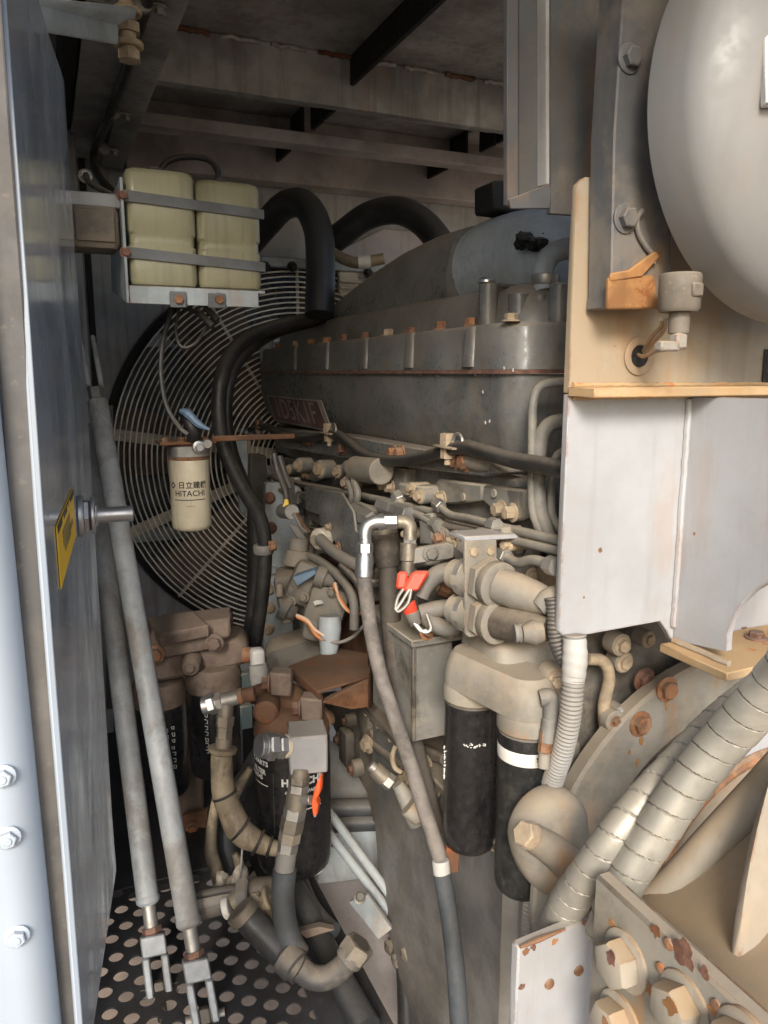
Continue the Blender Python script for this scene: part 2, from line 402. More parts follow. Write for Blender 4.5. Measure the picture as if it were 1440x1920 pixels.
def text_flat(parent, name, txt, size, m, c, ux, uy, **k):
    vs, fs = text_mesh(txt, size, **k); b = MB(); b.add([V(c)+ux*x+uy*y for x, y in vs], fs); return b.put(name, m, parent)
def text_round(parent, name, txt, size, m, c, r, facing, dz=0.0, **k):
    """lettering bent round an upright can: c = point on the can's axis, facing = angle of the text's middle"""
    vs, fs = text_mesh(txt, size, **k); b = MB()
    b.add([V((c[0]+r*math.cos(facing+x/r), c[1]+r*math.sin(facing+x/r), c[2]+dz+y)) for x, y in vs], fs); return b.put(name, m, parent)
def face_to_eye(c): return math.atan2(EYE.y-c[1], EYE.x-c[0])
def clamp_band(parent, p, ax, r, w=.012, m='zinc_dull', name='hose_clamp'):
    ax = V(ax).normalized(); b = MB(); b.lathe(V(p)-ax*w/2, ax, [(r, 0), (r*1.06, w*.1), (r*1.06, w*.9), (r, w)], 24)
    u, v = frame(ax); b.obox(V(p)+u*r*1.12, ax, u, v, w*1.1, r*.3, r*.55, .001)
    return b.put(name, m, parent)
# ================================================================ the setting
b = MB(); b.add([(-400, -400, -1.15), (400, -400, -1.15), (400, 400, -1.15), (-400, 400, -1.15)], [(0, 1, 2, 3)])
tag(b.put('ground', 'soil'), 'dry tan soil ground under the machine', 'ground', kind='structure')

# perforated deck: staggered round holes, rows running diagonally as in the photo
def deck():
    b = MB(); e1 = V((.0371, -.0274, 0)); e2 = V((.0326, .0312, 0)); hr = .0150; t = .004
    o = V((.239, 1.386, 0)); n = 16
    def inside(c): return -.14 < c.x < .392 and .82 < c.y < 1.78
    def blank(c): return False
    for i in range(-26, 27):
        for j in range(-26, 27):
            c = o+e1*i+e2*j
            if not inside(c): continue
            cor = [c+e1*a/2+e2*d/2 for a, d in ((1, 1), (-1, 1), (-1, -1), (1, -1))]
            if blank(c):
                b.add([p for p in cor], [(0, 1, 2, 3)]); continue
            ring, out = [], []
            for k in range(n):
                a = 2*math.pi*k/n; d = V((math.cos(a), math.sin(a), 0)); ring.append(c+d*hr)
                # outer point: where the ray leaves the cell
                det = e1.x*e2.y-e1.y*e2.x
                pa = (d.x*e2.y-d.y*e2.x)/det; pb = (e1.x*d.y-e1.y*d.x)/det
                out.append(c+d*(.5/max(abs(pa), abs(pb))))
            low = [p-V((0, 0, t)) for p in ring]
            fs = []
            for k in range(n):
                k2 = (k+1) % n; fs += [(k, k2, n+k2, n+k), (k, 2*n+k, 2*n+k2, k2)]
            b.add(ring+out+low, fs)
            # corner fill of the cell
            for cc in cor:
                k = max(range(n), key=lambda q: (out[q]-c).normalized().dot((cc-c).normalized()))
                ks = sorted(range(n), key=lambda q: (out[q]-cc).length)[:2]
                b.add([out[ks[0]], cc, out[ks[1]]], [(0, 1, 2)])
    return b
fl = tag(deck().put('floor', 'deck'), 'dark oily deck plate punched with staggered round holes', 'floor', kind='structure')

b = MB(); b.box((.388, .80, -.006), (.515, 1.80, .003), .001); b.put('plain_strip', 'deck', fl)
b = MB(); b.box((-.15, 1.74, -.03), (.62, 2.9, .002), .001); b.put('rear_deck', 'deck', fl)
# radiator bulkhead with the round fan opening
FC = V((.885, 2.86, .885)); FR = .695
def bulkhead():
    b = MB(); n = 72; y = 2.90; x0, x1, z0, z1 = -.10, 2.3, -.35, 2.05
    ring, out, back = [], [], []
    for k in range(n):
        a = 2*math.pi*k/n; dx, dz = math.cos(a), math.sin(a)
        ring.append(V((FC.x+FR*dx, y, FC.z+FR*dz))); back.append(V((FC.x+FR*dx, y+.14, FC.z+FR*dz)))
        t = min((x1-FC.x)/dx if dx > 1e-6 else 9e9, (x0-FC.x)/dx if dx < -1e-6 else 9e9, (z1-FC.z)/dz if dz > 1e-6 else 9e9, (z0-FC.z)/dz if dz < -1e-6 else 9e9)
        out.append(V((FC.x+t*dx, y, FC.z+t*dz)))
    fs = []
    for k in range(n):
        k2 = (k+1) % n; fs += [(k, k2, n+k2, n+k), (k, 2*n+k, 2*n+k2, k2)]
    b.add(ring+out+back, fs)
    for cx, cz in ((x0, z0), (x1, z0), (x0, z1), (x1, z1)):
        ks = sorted(range(n), key=lambda q: (out[q]-V((cx, y, cz))).length)[:2]
        b.add([out[ks[0]], V((cx, y, cz)), out[ks[1]]], [(0, 1, 2)])
    return b
wb = tag(bulkhead().put('wall_back', 'bay_grey'), 'grey radiator bulkhead with round fan opening', 'wall', kind='structure')
b = MB(); b.box((-.16, 1.10, -.5), (-.13, 2.89, 2.02), .004)
wl = tag(b.put('wall_left', 'bay_grey'), 'dark grey side wall of the bay behind the door', 'wall', kind='structure')

# posts and flat bars on the bulkhead, left of the fan
for x, y, wd, m in ((.03, 2.52, .035, 'dark_steel'), (.085, 2.60, .05, 'bay_grey'), (.155, 2.84, .02, 'black_and_shade')):
    b = MB(); b.box((x, y, -.1), (x+wd, y+.03, 1.93), .003); b.put('post', m, wl)

# roof: sheet, cross beams (parts), longitudinal ribs
b = MB()
for lo_, hi_ in (((-.16, -.02), (2.3, .95)), ((-.16, .95), (.90, 1.50)), ((1.75, .95), (2.3, 1.50)), ((-.16, 1.50), (2.3, 2.93))): b.box((*lo_, 2.03), (*hi_, 2.045), 0)   # unseen cut-out added for sky light on the elbow; front overhang lengthened for shade
rf = tag(b.put('ceiling', 'roof'), 'dusty underside of the engine bay roof with cross beams', 'ceiling', kind='structure')
def beam_L(y, z0, z1, fl, m, x0=.30, x1=2.25, lip=0.0):
    b = MB(); b.box((x0, y, z0), (x1, y+.012, z1), .002); b.box((x0, y+.0125, z0), (x1, y+fl, z0+.012), .002)
    return b.put('cross_beam', m, rf)
beam_L(2.07, 1.90, 2.0295, .03, 'roof')
beam_L(2.41, 1.893, 1.930, .07, 'roof_lit_pink')
beam_L(2.30, 1.975, 2.0295, .03, 'bay_grey')
beam_L(2.62, 1.975, 2.0295, .02, 'roof_lit_pink')
b = MB(); b.box((.30, 2.80, 1.87), (2.25, 2.89, 2.0295), .003); b.put('cross_beam', 'roof_lit_pink', rf)
for x in (.805, 1.40):
    for y0, y1 in ((1.51 if x > 1 else 1.16, 2.069), (2.083, 2.299), (2.313, 2.405), (2.50, 2.615), (2.645, 2.795)):
        b = MB(); b.box((x, y0, 1.957 if y0 < 2 else 1.935), (x+.012, y1, 2.0295), .001); b.put('rib', 'black_and_shade', rf)  # near-black colour paints in the shade on the rib sides
b = MB(); b.add([(1.42, 1.52, 2.026), (2.25, 1.52, 2.026), (2.25, 2.79, 2.026), (1.42, 2.79, 2.026)], [(0, 1, 2, 3)]); b.put('lit_roof_sheet', 'roof_lit_pink', rf)  # paler pink sheets paint reflected light onto the roof
b = MB(); b.add([(.82, 2.64, 2.026), (1.39, 2.64, 2.026), (1.39, 2.79, 2.026), (.82, 2.79, 2.026)], [(0, 1, 2, 3)]); b.put('lit_roof_sheet', 'roof_lit_pink', rf)
# broken weld beads along the first beam
for k in range(13):
    x = .34+k*.125; b = MB(); b.tube([V((x+.0095*i, 2.066+random.uniform(-.003, .003), 2.024+random.uniform(-.003, .003))) for i in range(11)], .006, 6, smooth=False); b.put('weld_bead', 'weld' if k % 3 else 'rust', rf)

# roof rail along the left with its conduit
rl = thing('roof_rail', 'grey channel roof rail running back above the filler tanks', 'rail', (.2, 2.0, 1.88))
b = MB(); b.box((.125, .9, 1.893), (.222, 2.86, 1.903), .002); b.put('lower_flange', 'roof', rl)
b = MB(); b.box((.2225, .9, 1.872), (.298, 2.86, 2.028), .012, seg=2); b.put('side_web', 'roof', rl)
b = MB(); b.box((.09, .9, 1.91), (.1245, 2.86, 2.028), .002); b.put('far_web', 'black_and_shade', rl)
cn = thing('roof_conduit', 'dark cable conduit clipped under the roof rail', 'conduit', (.21, 2.0, 1.85))
b = MB(); b.tube([V((.222, 1.2, 1.866)), V((.220, 1.7, 1.866)), V((.213, 2.1, 1.864)), V((.20, 2.4, 1.862))] + PS(2.1, (176, 285, 2.35), (182, 325, 2.2), (210, 360, 1.98), (240, 385, 1.86)), .012, 10); b.put('sleeve', 'rubber', cn)
for px, py in ((215, 212), (180, 278), (302, 12)):
    p = P(px, py, Z=1.866); p.x = .215; b = MB(); b.lathe(p-AY*.008, AY, [(.015, 0), (.017, .002), (.017, .014), (.015, .016)], 14); b.box(p+V((.008, -.008, -.004)), p+V((.040, .008, .004)), .002); b.put('clip', 'zinc_dull', cn)
    bolt(cn, p+V((.030, 0, -.004)), -AZ, .010, .010, 'zinc_dull')

# bracket bar with the pivot bolt at the top left corner
hb = thing('hinge_arm', 'flat grey hinge arm with dusty bolt stack at the roof corner', 'arm', P(150, 60, D=1.2))
b = MB(); q = PS(1.2, (60, 0, 1.0), (60, 52, 1.0), (222, 80, 1.25), (222, 22, 1.25)); b.prism(q, (0, .012, 0), .002); b.put('arm_plate', 'pale_blue', hb)
b = MB(); q = PS(1.2, (70, -8, 1.0), (70, 0, 1.0), (255, 28, 1.25), (255, 12, 1.25)); b.prism(q, (0, .05, 0), .002); b.put('arm_flange', 'pale_blue', hb)
p = P(240, 60, D=1.27)
b = MB(); b.cyl(p+V((0, 0, -.040)), p+V((0, 0, .045)), .013); b.put('pivot_pin', 'dusty_bolt', hb)
for dz, r in ((.030, .024), (.006, .021), (-.020, .024), (-.036, .019)):
    b = MB(); b.hexa(p+V((0, 0, dz-.008)), p+V((0, 0, dz+.008)), r, random.random()) if r < .022 else b.cyl(p+V((0, 0, dz-.004)), p+V((0, 0, dz+.005)), r); b.put('nut' if r < .022 else 'washer', 'dusty_bolt', hb)

# ---------------------------------------------------------------- open door and its post, left edge
dr = thing('door', 'open grey steel door panel with yellow sticker and latch pin', 'door', (.02, .8, .2))
ye, yf = .52, 1.12
def dpt(px, py, off=.0012):
    # a point on the door's inner face, from the photo
    n = V((yf-ye, -(.0515), 0)).normalized(); p0 = V((-.003, ye, 0)); d = FW + RT*((px-CX)/FPX) + UP*((CY-py)/FPX)
    t = (p0-EYE).dot(n)/d.dot(n); return EYE+d*t+n*off
EDGE = [(8, -40), (29, 250), (52, 550), (80, 955), (107, 1310), (135, 1660), (154, 1910), (166, 2070)]
dnv = V((yf-ye, -.0515, 0)).normalized()
right = [(172, 1985), (177, 1915), (218, 1632), (209, 1515), (192, 1230), (167, 820), (141, 480), (120, 150), (88, 55), (62, -40)]
b = MB(); b.prism([dpt(x, y, 0) for x, y in EDGE]+[dpt(x, y, 0) for x, y in right], dnv*-.003, .0004); b.put('panel', 'door', dr)
E_ = [dpt(x, y, .0005) for x, y in EDGE]
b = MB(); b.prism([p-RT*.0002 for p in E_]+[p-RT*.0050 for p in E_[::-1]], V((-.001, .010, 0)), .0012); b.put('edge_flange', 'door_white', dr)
# yellow caution sticker on the panel
q = [dpt(101, 958), dpt(136, 936), dpt(143, 1032), dpt(108, 1070)]
dn = V((yf-ye, -.0515, 0)).normalized(); dx = V((.0515, yf-ye, 0)).normalized()
zt = (q[0].z+q[1].z)/2; zb = (q[2].z+q[3].z)/2; y0 = q[0]; wdt = (q[1]-q[0]).dot(dx)
def dq(u, z, off): return V((-.003, ye, 0))+dx*((y0-V((-.003, ye, 0))).dot(dx)+u)+AZ*z+dn*off
st = MB(); st.prism([dq(0, zb, .0004), dq(wdt, zb, .0004), dq(wdt, zt, .0004), dq(0, zt, .0004)], dn*.0006, 0); st = st.put('sticker', 'yellow_label', dr, 'yellow caution sticker with dark header and faded print')
h = (zt-zb)
b = MB(); b.prism([dq(.004, zt-h*.13, .0013), dq(wdt-.004, zt-h*.13, .0013), dq(wdt-.004, zt-h*.02, .0013), dq(.004, zt-h*.02, .0013)], dn*.0003, 0); b.put('sticker_header', 'label_black', st)
for k, u in enumerate((.22, .5, .62)):
    b = MB(); b.prism([dq(wdt*u, zt-h*.115, .0017), dq(wdt*(u+.06), zt-h*.115, .0017), dq(wdt*(u+.06), zt-h*.035, .0017), dq(wdt*u, zt-h*.035, .0017)], dn*.0002, 0); b.put('sticker_mark', 'yellow_label', st)
for k in range(5):
    z = zt-h*(.30+.075*k); a, c2 = random.uniform(.2, .3), random.uniform(.6, .85)
    b = MB(); b.prism([dq(wdt*a, z-.003, .0013), dq(wdt*c2, z-.003, .0013), dq(wdt*c2, z+.0015, .0013), dq(wdt*a, z+.0015, .0013)], dn*.0002, 0); b.put('sticker_print', 'ink_grey', st)
# latch pin
p = dpt(146, 968, 0); lp = MB(); lp.cyl(p, p+dn*.052, .0078, n=24); lp = lp.put('latch_pin', 'zinc', dr)
for a, d, r, hx in ((0, .006, .021, 0), (.0065, .012, .017, 1), (.0125, .016, .019, 0), (.0165, .0185, .012, 1)):
    b = MB(); (b.hexa if hx else b.cyl)(p+dn*a, p+dn*d, r); b.put('lock_nut' if hx else 'washer', 'zinc', lp)
# rounded post in front of the door
dp = thing('door_post', 'rounded pale grey door post tinted sky blue with a row of painted nuts', 'post', (-.08, .5, -.5))
PX = P(72, 1560, Y=.470).x
b = MB(); b.prism([P(x-64, y, Y=.497) for x, y in EDGE]+[P(x-9, y, Y=.497) for x, y in EDGE[::-1]], (0, .006, 0), .001); b.put('recess_strip', 'door_recess', dp)
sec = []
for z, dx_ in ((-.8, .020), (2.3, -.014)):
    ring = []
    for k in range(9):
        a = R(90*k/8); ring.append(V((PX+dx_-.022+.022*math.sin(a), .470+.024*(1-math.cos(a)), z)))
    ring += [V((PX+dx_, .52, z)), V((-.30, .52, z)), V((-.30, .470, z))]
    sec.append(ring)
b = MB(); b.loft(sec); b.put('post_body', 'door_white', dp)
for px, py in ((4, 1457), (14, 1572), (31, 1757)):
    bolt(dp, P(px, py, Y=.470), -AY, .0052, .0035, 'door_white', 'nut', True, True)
# ================================================================ far end of the bay
# fan guard: concentric wires and bars
fg = thing('fan_guard', 'round wire fan guard with concentric rings over the radiator fan', 'fan guard', (FC.x, 2.80, FC.z-FR))
def ring_mesh(rad, wire, y, n=72, k=6):
    b = MB(); b.tube([V((FC.x+rad*math.cos(2*math.pi*i/n), y, FC.z+rad*math.sin(2*math.pi*i/n))) for i in range(n)], wire, k, smooth=False, closed=True); return b
rr = .13
while rr < FR-.01:
    bulge = .035*math.cos(rr/FR*math.pi/2)
    ring_mesh(rr, .0031, 2.815-bulge).put('ring', 'fan_wire', fg); rr += .0185
ring_mesh(FR+.004, .016, 2.875, 96, 8).put('outer_rim', 'rubber_clean', fg)
for a in (171, 201, 226, 120, 90, 300, 340, 30):
    d = V((math.cos(R(a)), 0, math.sin(R(a)))); u = V((-d.z, 0, d.x)); wd = .040 if a in (171, 201) else .012
    c = V((FC.x, 2.828, FC.z))+d*(FR+.1)/2
    b = MB(); b.obox(c, d, u, AY, FR-.1, wd, .005, .001); b.put('support_bar', 'guard_bar', fg)
# fan behind the guard
fan = thing('cooling_fan', 'dark radiator cooling fan with broad blades behind the wire guard', 'fan', (FC.x, 2.95, FC.z))
b = MB(); b.cyl((FC.x, 2.87, FC.z), (FC.x, 2.99, FC.z), .13); b.put('hub', 'black_and_shade', fan)
for k in range(7):
    a = 2*math.pi*k/7+.35; rows = []
    for j in range(7):
        r = .12+.55*j/6; tw = R(52-22*j/6); ch = .10+.06*j/6
        d = V((math.cos(a), 0, math.sin(a))); u = V((-d.z, 0, d.x)); c = V((FC.x, 2.935, FC.z))+d*r
        e = (u*math.cos(tw)+AY*math.sin(tw)); nn = d.cross(e).normalized()
        rows.append([c+e*ch-nn*.002, c-nn*.002+nn*.012, c-e*ch-nn*.002, c-nn*.006])
    b = MB(); b.loft(rows); b.put('blade', 'blade', fan)
# radiator core
rc = thing('radiator', 'blue grey finned radiator core seen through the fan guard', 'radiator', (FC.x, 3.15, 0))
b = MB(); b.box((.0, 3.13, .05), (2.0, 3.2, 1.80), .003); b.put('core_block', 'core', rc)
b = MB()
for k in range(56): b.box((.05, 3.118, .1+k*.03), (1.95, 3.1295, .108+k*.03), 0)
f_ = b.put('fin', 'core', rc); f_['kind'] = 'stuff'
b = MB()
for k in range(60): b.box((.1+k*.03, 3.110, .08), (.106+k*.03, 3.1175, 1.78), 0)
f_ = b.put('tube_row', 'core', rc); f_['kind'] = 'stuff'
for z in (.55, .93, 1.3):
    b = MB(); b.box((.1, 3.075, z), (1.9, 3.109, z+.05), .003); b.put('cross_strip', 'pale_blue', rc)
# pale top bar of the radiator frame and bolts
tb = thing('radiator_top_bar', 'pale blue bar with black bolts above the fan guard', 'bar', P(600, 505, Y=2.78))
a, c = P(486, 488, Y=2.80), P(735, 510, Y=2.80)
b = MB(); b.box((a.x, 2.78, c.z-.008), (1.55, 2.81, a.z+.012), .003); b.put('bar_body', 'pale_blue', tb)
for px, py in ((548, 500), (497, 500), (690, 512)): bolt(tb, P(px, py, Y=2.779), -AY, .013, .016, 'black_and_shade')
b = MB(); b.box(P(645, 540, Y=2.79)-V((.02, 0, .02)), P(645, 540, Y=2.79)+V((.06, .02, .06)), .004); b.put('louvre_plate', 'guard_bar', tb)
for k in range(4):
    c = P(652, 528+k*12, Y=2.775); b = MB(); b.box(c-V((.03, .005, .004)), c+V((.07, .004, .004)), .002); b.put('louvre', 'guard_bar', tb)
# panels behind the hoses
bp = MB(); bp.prism([P(635, 470, Y=2.87), P(720, 428, Y=2.87), P(820, 440, Y=2.87), P(820, 520, Y=2.87), P(640, 520, Y=2.87)], (0, .02, 0), .003)
tag(bp.put('baffle_plate', 'lilac'), 'pale grey baffle plate behind the black radiator hoses', 'plate')

# filler tanks with bracket
TY = 1.72
tkb = thing('tank_bracket', 'grey sheet bracket carrying the two filler tanks with straps', 'bracket', P(340, 560, Y=TY))
a, c = P(243, 540, Y=TY), P(487, 540, Y=TY); zt = P(300, 327, Y=TY).z; zb = P(300, 540, Y=TY).z
b = MB(); b.box((a.x-.004, TY-.03, zb-.006), (c.x+.004, TY+.15, zb), .001); b.put('tray', 'pale_blue', tkb)
b = MB(); b.box((a.x-.004, TY-.034, zb-.036), (c.x-.012, TY-.0305, zb-.001), .001); b.put('front_lip', 'pale_blue', tkb)
b = MB(); q = [(a.x-.011, TY-.034, zb-.036), (a.x-.011, TY-.034, zt-.02), (a.x-.011, TY+.22, zt-.02), (a.x-.011, TY+.30, zb+.02)]; b.prism(q, (.006, 0, 0), .001); b.put('side_plate', 'pale_blue', tkb)
b = MB(); b.box((a.x-.004, TY+.151, zb), (c.x+.004, TY+.156, zt), .001); b.put('back_plate', 'dark_steel', tkb)
for py, dz in ((372, 0), (476, 0)):
    za = P(245, py, Y=TY).z
    b = MB(); b.prism([(a.x-.008, TY-.029, za-.012), (c.x+.006, TY-.029, za-.026), (c.x+.006, TY-.029, za-.006), (a.x-.008, TY-.029, za+.010)], (0, -.003, 0), .0008); b.put('strap', 'strap', tkb)
    bolt(tkb, (a.x-.006, TY-.030, za-.002), -AY, .009, .008, 'rust_bolt_dark')
for px in (334, 410): bolt(tkb, P(px, 562, Y=TY-.0355), -AY, .010, .010, 'rust_bolt')
b = MB(); b.box(P(322, 556, Y=TY-.04)-V((.004, .001, .022)), P(346, 556, Y=TY-.04)+V((.004, .0035, .010)), .002); b.put('tab', 'strap', tkb)
b = MB(); b.box(P(394, 563, Y=TY-.04)-V((.004, .001, .016)), P(420, 563, Y=TY-.04)+V((.004, .0035, .014)), .002); b.put('tab', 'strap', tkb)
for nm, x0, x1, lab, dzz in (('l', a.x, P(366, 430, Y=TY).x-.002, 'left milky yellow plastic filler tank under grey straps', .006), ('r', P(366, 430, Y=TY).x+.002, c.x, 'right milky yellow plastic filler tank under grey straps', -.004)):
    z1 = zt+dzz
    secs = [(zb, x0+.010, x1-.010, TY-.017, TY+.13, .012), (zb+.004, x0+.003, x1-.003, TY-.024, TY+.137, .016), (zb+.012, x0, x1, TY-.027, TY+.14, .018)]
    zs = zb+.012; h = z1-zb
    for fr_, inn in ((.34, 0), (.36, .003), (.44, .003), (.46, 0), (.70, 0)): secs.append((zb+h*fr_, x0+inn, x1-inn, TY-.027+inn, TY+.14, .018))
    secs += [(z1-.014, x0, x1, TY-.027, TY+.14, .018), (z1-.004, x0+.004, x1-.004, TY-.021, TY+.135, .018), (z1, x0+.012, x1-.012, TY-.012, TY+.125, .014)]
    t = thing('filler_tank', lab, 'tank', ((x0+x1)/2, TY+.05, zb), 'filler tanks')
    b = MB(); b.rloft(secs); b.put('tank_body', 'tank_plastic', t)
    b = MB(); b.cyl(((x0+x1)/2, TY+.06, z1-.003), ((x0+x1)/2, TY+.06, z1+.018), .02); b.put('cap', 'wire_dark', t)
hs = MB(); hs.tube(PS(1.8, (300, 335), (305, 312), (325, 298), (360, 294), (392, 300), (408, 320), (408, 340)), .0075, 10); tag(hs.put('overflow_hose', 'rubber'), 'thin black hose arching over the filler tanks', 'hose')
# dirty lamp box, left of the tanks
lb = thing('lamp_box', 'grimy rounded work lamp housing left of the filler tanks', 'lamp', P(180, 460, Y=1.70))
x0, x1 = P(132, 410, Y=1.70).x, P(224, 410, Y=1.70).x; z0, z1 = P(180, 463, Y=1.70).z, P(180, 385, Y=1.70).z
b = MB(); b.rloft([(z0, x0+.006, x1-.006, 1.705, 1.80, .012), (z0+.008, x0, x1, 1.70, 1.805, .016), (z1-.008, x0, x1, 1.70, 1.805, .016), (z1, x0+.006, x1-.006, 1.705, 1.80, .012)]); b.put('housing', 'grime_and_shade', lb)
b = MB(); b.box((x0+.008, 1.693, z0+.010), (x1-.010, 1.7005, z1-.010), .006, seg=2); b.put('lens', 'grime_and_shade', lb)
b = MB(); b.box((x0-.01, 1.715, z1), (x1+.012, 1.80, z1+.028), .003); b.put('mount', 'bay_grey', lb)
b = MB(); b.tube(PS(1.6, (160, 325), (170, 345), (200, 360), (235, 378)), .006, 8); b.put('lead', 'wire_dark', lb)
bolt(lb, P(160, 330, D=1.62), V((0, -1, 0)), .010, .01, 'zinc_dull')

# wires below the tray
wt = thing('sensor_wires', 'grey sensor wires with plugs dangling below the filler tanks', 'wire', P(345, 600, D=1.7))
for pts, r in ((((322, 580), (306, 640), (302, 700), (312, 760), (335, 800), (352, 815)), .0055), (((335, 580), (330, 620), (340, 650), (365, 645), (390, 610)), .0035), (((350, 578), (375, 590), (400, 615)), .005), (((340, 575), (365, 585), (385, 600), (405, 605)), .004)):
    b = MB(); b.tube(PS(1.72, *pts), r, 8); b.put('wire', 'wire_dark', wt)
for q in (((372, 585), (398, 612)), ((385, 575), (408, 600))):
    p0, p1 = PS(1.70, *q); b = MB(); b.cyl(p0, p1, .0075, n=10); b.put('plug', 'wire_dark', wt)

# beige fuel filter hanging in front of the guard
FY = 1.95
c = P(357, 920, Y=FY); zb = P(362, 991, Y=FY).z; zt = P(352, 856, Y=FY).z; fr = L(36.5, c.dot(FW)-EYE.dot(FW))
ff = thing('fuel_filter', 'cream spin-on fuel filter with black lettering hanging before the fan guard', 'filter', (c.x, FY, zb))
b = MB(); b.lathe((c.x, FY, zb), AZ, [(fr*.80, 0), (fr*.93, .004), (fr*.99, .012), (fr, .018), (fr, zt-zb-.010), (fr*.97, zt-zb-.004), (fr*.9, zt-zb)], 40); can = b.put('canister', 'cream_can', ff)
b = MB(); b.lathe((c.x, FY, zt-.006), AZ, [(fr*.98, 0), (fr*1.03, .002), (fr*1.03, .007), (fr*.9, .009)], 36); b.put('seal_ring', 'rust_bolt', ff)
ang = face_to_eye(c)-.03
hz = zt-zb; s_ = hz
text_round(can, 'lettering', '日立建機', .0185, 'ink_black', (c.x, FY, zb), fr+.0006, ang+.16, hz*.635, bold=.0004)
text_round(can, 'lettering', 'HITACHI', .0200, 'ink_black', (c.x, FY, zb), fr+.0006, ang, hz*.525, bold=.0003, sx=1.0)
text_round(can, 'lettering', '4286600', .0065, 'ink_grey', (c.x, FY, zb), fr+.0006, ang, hz*.355)
def arc_bar(parent, name, m, c, r, zc, h, a0, a1, n=10):
    b = MB(); vs, fs = [], []
    for k in range(n+1):
        a = a0+(a1-a0)*k/n; d = V((math.cos(a), math.sin(a), 0)); vs += [V((c[0], c[1], zc-h/2))+d*r, V((c[0], c[1], zc+h/2))+d*r]
    fs = [(2*k, 2*k+2, 2*k+3, 2*k+1) for k in range(n)]; b.add(vs, fs); return b.put(name, m, parent)
arc_bar(can, 'print_line', 'ink_black', (c.x, FY, 0), fr+.0006, zb+hz*.44, .0022, ang-.85, ang+.80)
# diamond emblem beside the characters
e0 = ang-.93
b = MB(); q = []
for k in range(4):
    q.append((math.cos(R(90*k))*.0095, math.sin(R(90*k))*.0095))
vs = [V((c.x+(fr+.0006)*math.cos(e0+x/fr), FY+(fr+.0006)*math.sin(e0+x/fr), zb+hz*.635+y)) for x, y in q] + [V((c.x+(fr+.0006)*math.cos(e0+x*.5/fr), FY+(fr+.0006)*math.sin(e0+x*.5/fr), zb+hz*.635+y*.5)) for x, y in q]
b.add(vs, [(k, (k+1) % 4, 4+(k+1) % 4, 4+k) for k in range(4)]); b.put('emblem', 'ink_black', can)
b = MB(); b.rloft([(zt+.003, c.x-fr*.98, c.x+fr*.98, FY-fr*.9, FY+fr*.9, fr*.5), (zt+.028, c.x-fr*.98, c.x+fr*.98, FY-fr*.9, FY+fr*.9, fr*.5), (zt+.032, c.x-fr*.8, c.x+fr*.8, FY-fr*.75, FY+fr*.75, fr*.5)]); b.put('filter_head', 'zinc_dull', ff)
b = MB(); b.box((c.x-fr*1.5, FY-fr*.95, zt+.033), (c.x+fr*1.25, FY+fr*1.0, zt+.040), .002); b.put('mount_plate', 'rust', ff)
for dx_ in (-1.25, -.4, .7): bolt(ff, (c.x+fr*dx_, FY-fr*.6, zt+.041), AZ, .008, .008, 'rust_bolt')
p = P(372, 838, Y=FY-fr*.95)
b = MB(); b.cyl(p+AY*.02, p-AY*.012, .016); b.put('banjo_plug', 'zinc', ff); bolt(ff, p-AY*.012, -AY, .011, .008, 'zinc')
b = MB(); b.cyl(p+V((.02, .02, .008)), p+V((.02, -.015, .008)), .011); b.put('banjo_plug', 'zinc_dull', ff)
b = MB(); b.tube([V((c.x+.012, FY-.01, zt+.03))] + PS(1.86, (362, 810), (352, 782), (345, 770)), .017, 12); b.put('inlet_hose', 'rubber', ff)
b = MB(); b.tube(PS(1.83, (337, 770), (352, 776), (372, 795), (393, 806)), [.005, .011, .009, .003], 8); b.put('blue_tape', 'wire_blue', ff, 'blue tape wrapped round the hose')
b = MB(); b.box((c.x+fr*1.25, FY+.01, zt+.034), (.60, FY+.018, zt+.048), .002); b.put('bracket_bar', 'rust_box', ff)

# two stay struts with forks
def strut(top, bot, r, lab, fork_dir, flen, topfork=False):
    top, bot = V(top), V(bot); ax = (bot-top).normalized()
    t = thing('stay_strut', lab, 'strut', (bot.x, bot.y, 0), 'stay struts')
    q0 = bot-ax*flen*1.55
    b = MB(); b.cyl(top, q0, r, n=28); b.put('tube', 'strut', t)
    b = MB(); b.lathe(q0-ax*.006, ax, [(r*1.0, 0), (r*1.08, .004), (r*1.05, .012), (r*.8, .018)], 24); b.put('end_collar', 'strut', t)
    b = MB(); b.cyl(q0, bot-ax*flen*.95, r*.62); b.put('rod_end', 'zinc_dull', t)
    b = MB(); b.hexa(bot-ax*flen*1.08, bot-ax*flen*.97, r*.85, .3); b.put('lock_nut', 'rust_bolt_dark', t)
    s = fork_dir.normalized(); nrm = ax.cross(s).normalized(); w_ = r*1.08
    f0 = bot-ax*flen*.97
    b = MB(); b.obox(f0+ax*flen*.17, s, nrm, ax, w_*2, w_*1.7, flen*.34, .003); b.put('fork_base', 'fork', t)
    for sg in (-1, 1):
        b = MB(); b.obox(f0+ax*flen*.66+s*sg*w_*.74, s, nrm, ax, w_*.60, w_*1.7, flen*.64, .003); b.put('fork_arm', 'fork', t)
    b = MB(); b.cyl(bot-ax*flen*.06-s*w_*1.5, bot-ax*flen*.06+s*w_*1.5, r*.42, n=12); b.put('fork_pin', 'zinc_dull', t)
    b = MB(); b.obox(bot+ax*flen*.10, s, nrm, ax, w_*.8, w_*1.2, flen*.62, .003); b.put('eye_lug', 'dark_steel', t)
    if topfork:
        b = MB(); b.hexa(top-ax*.03, top, r*.8, .3); b.put('lock_nut', 'zinc_dull', t)
        for sg in (-1, 1):
            b = MB(); b.obox(top-ax*.10+s*sg*r*.62, s, nrm, ax, r*.5, r*1.4, .13, .003); b.put('fork_arm', 'bay_grey', t)
    return t
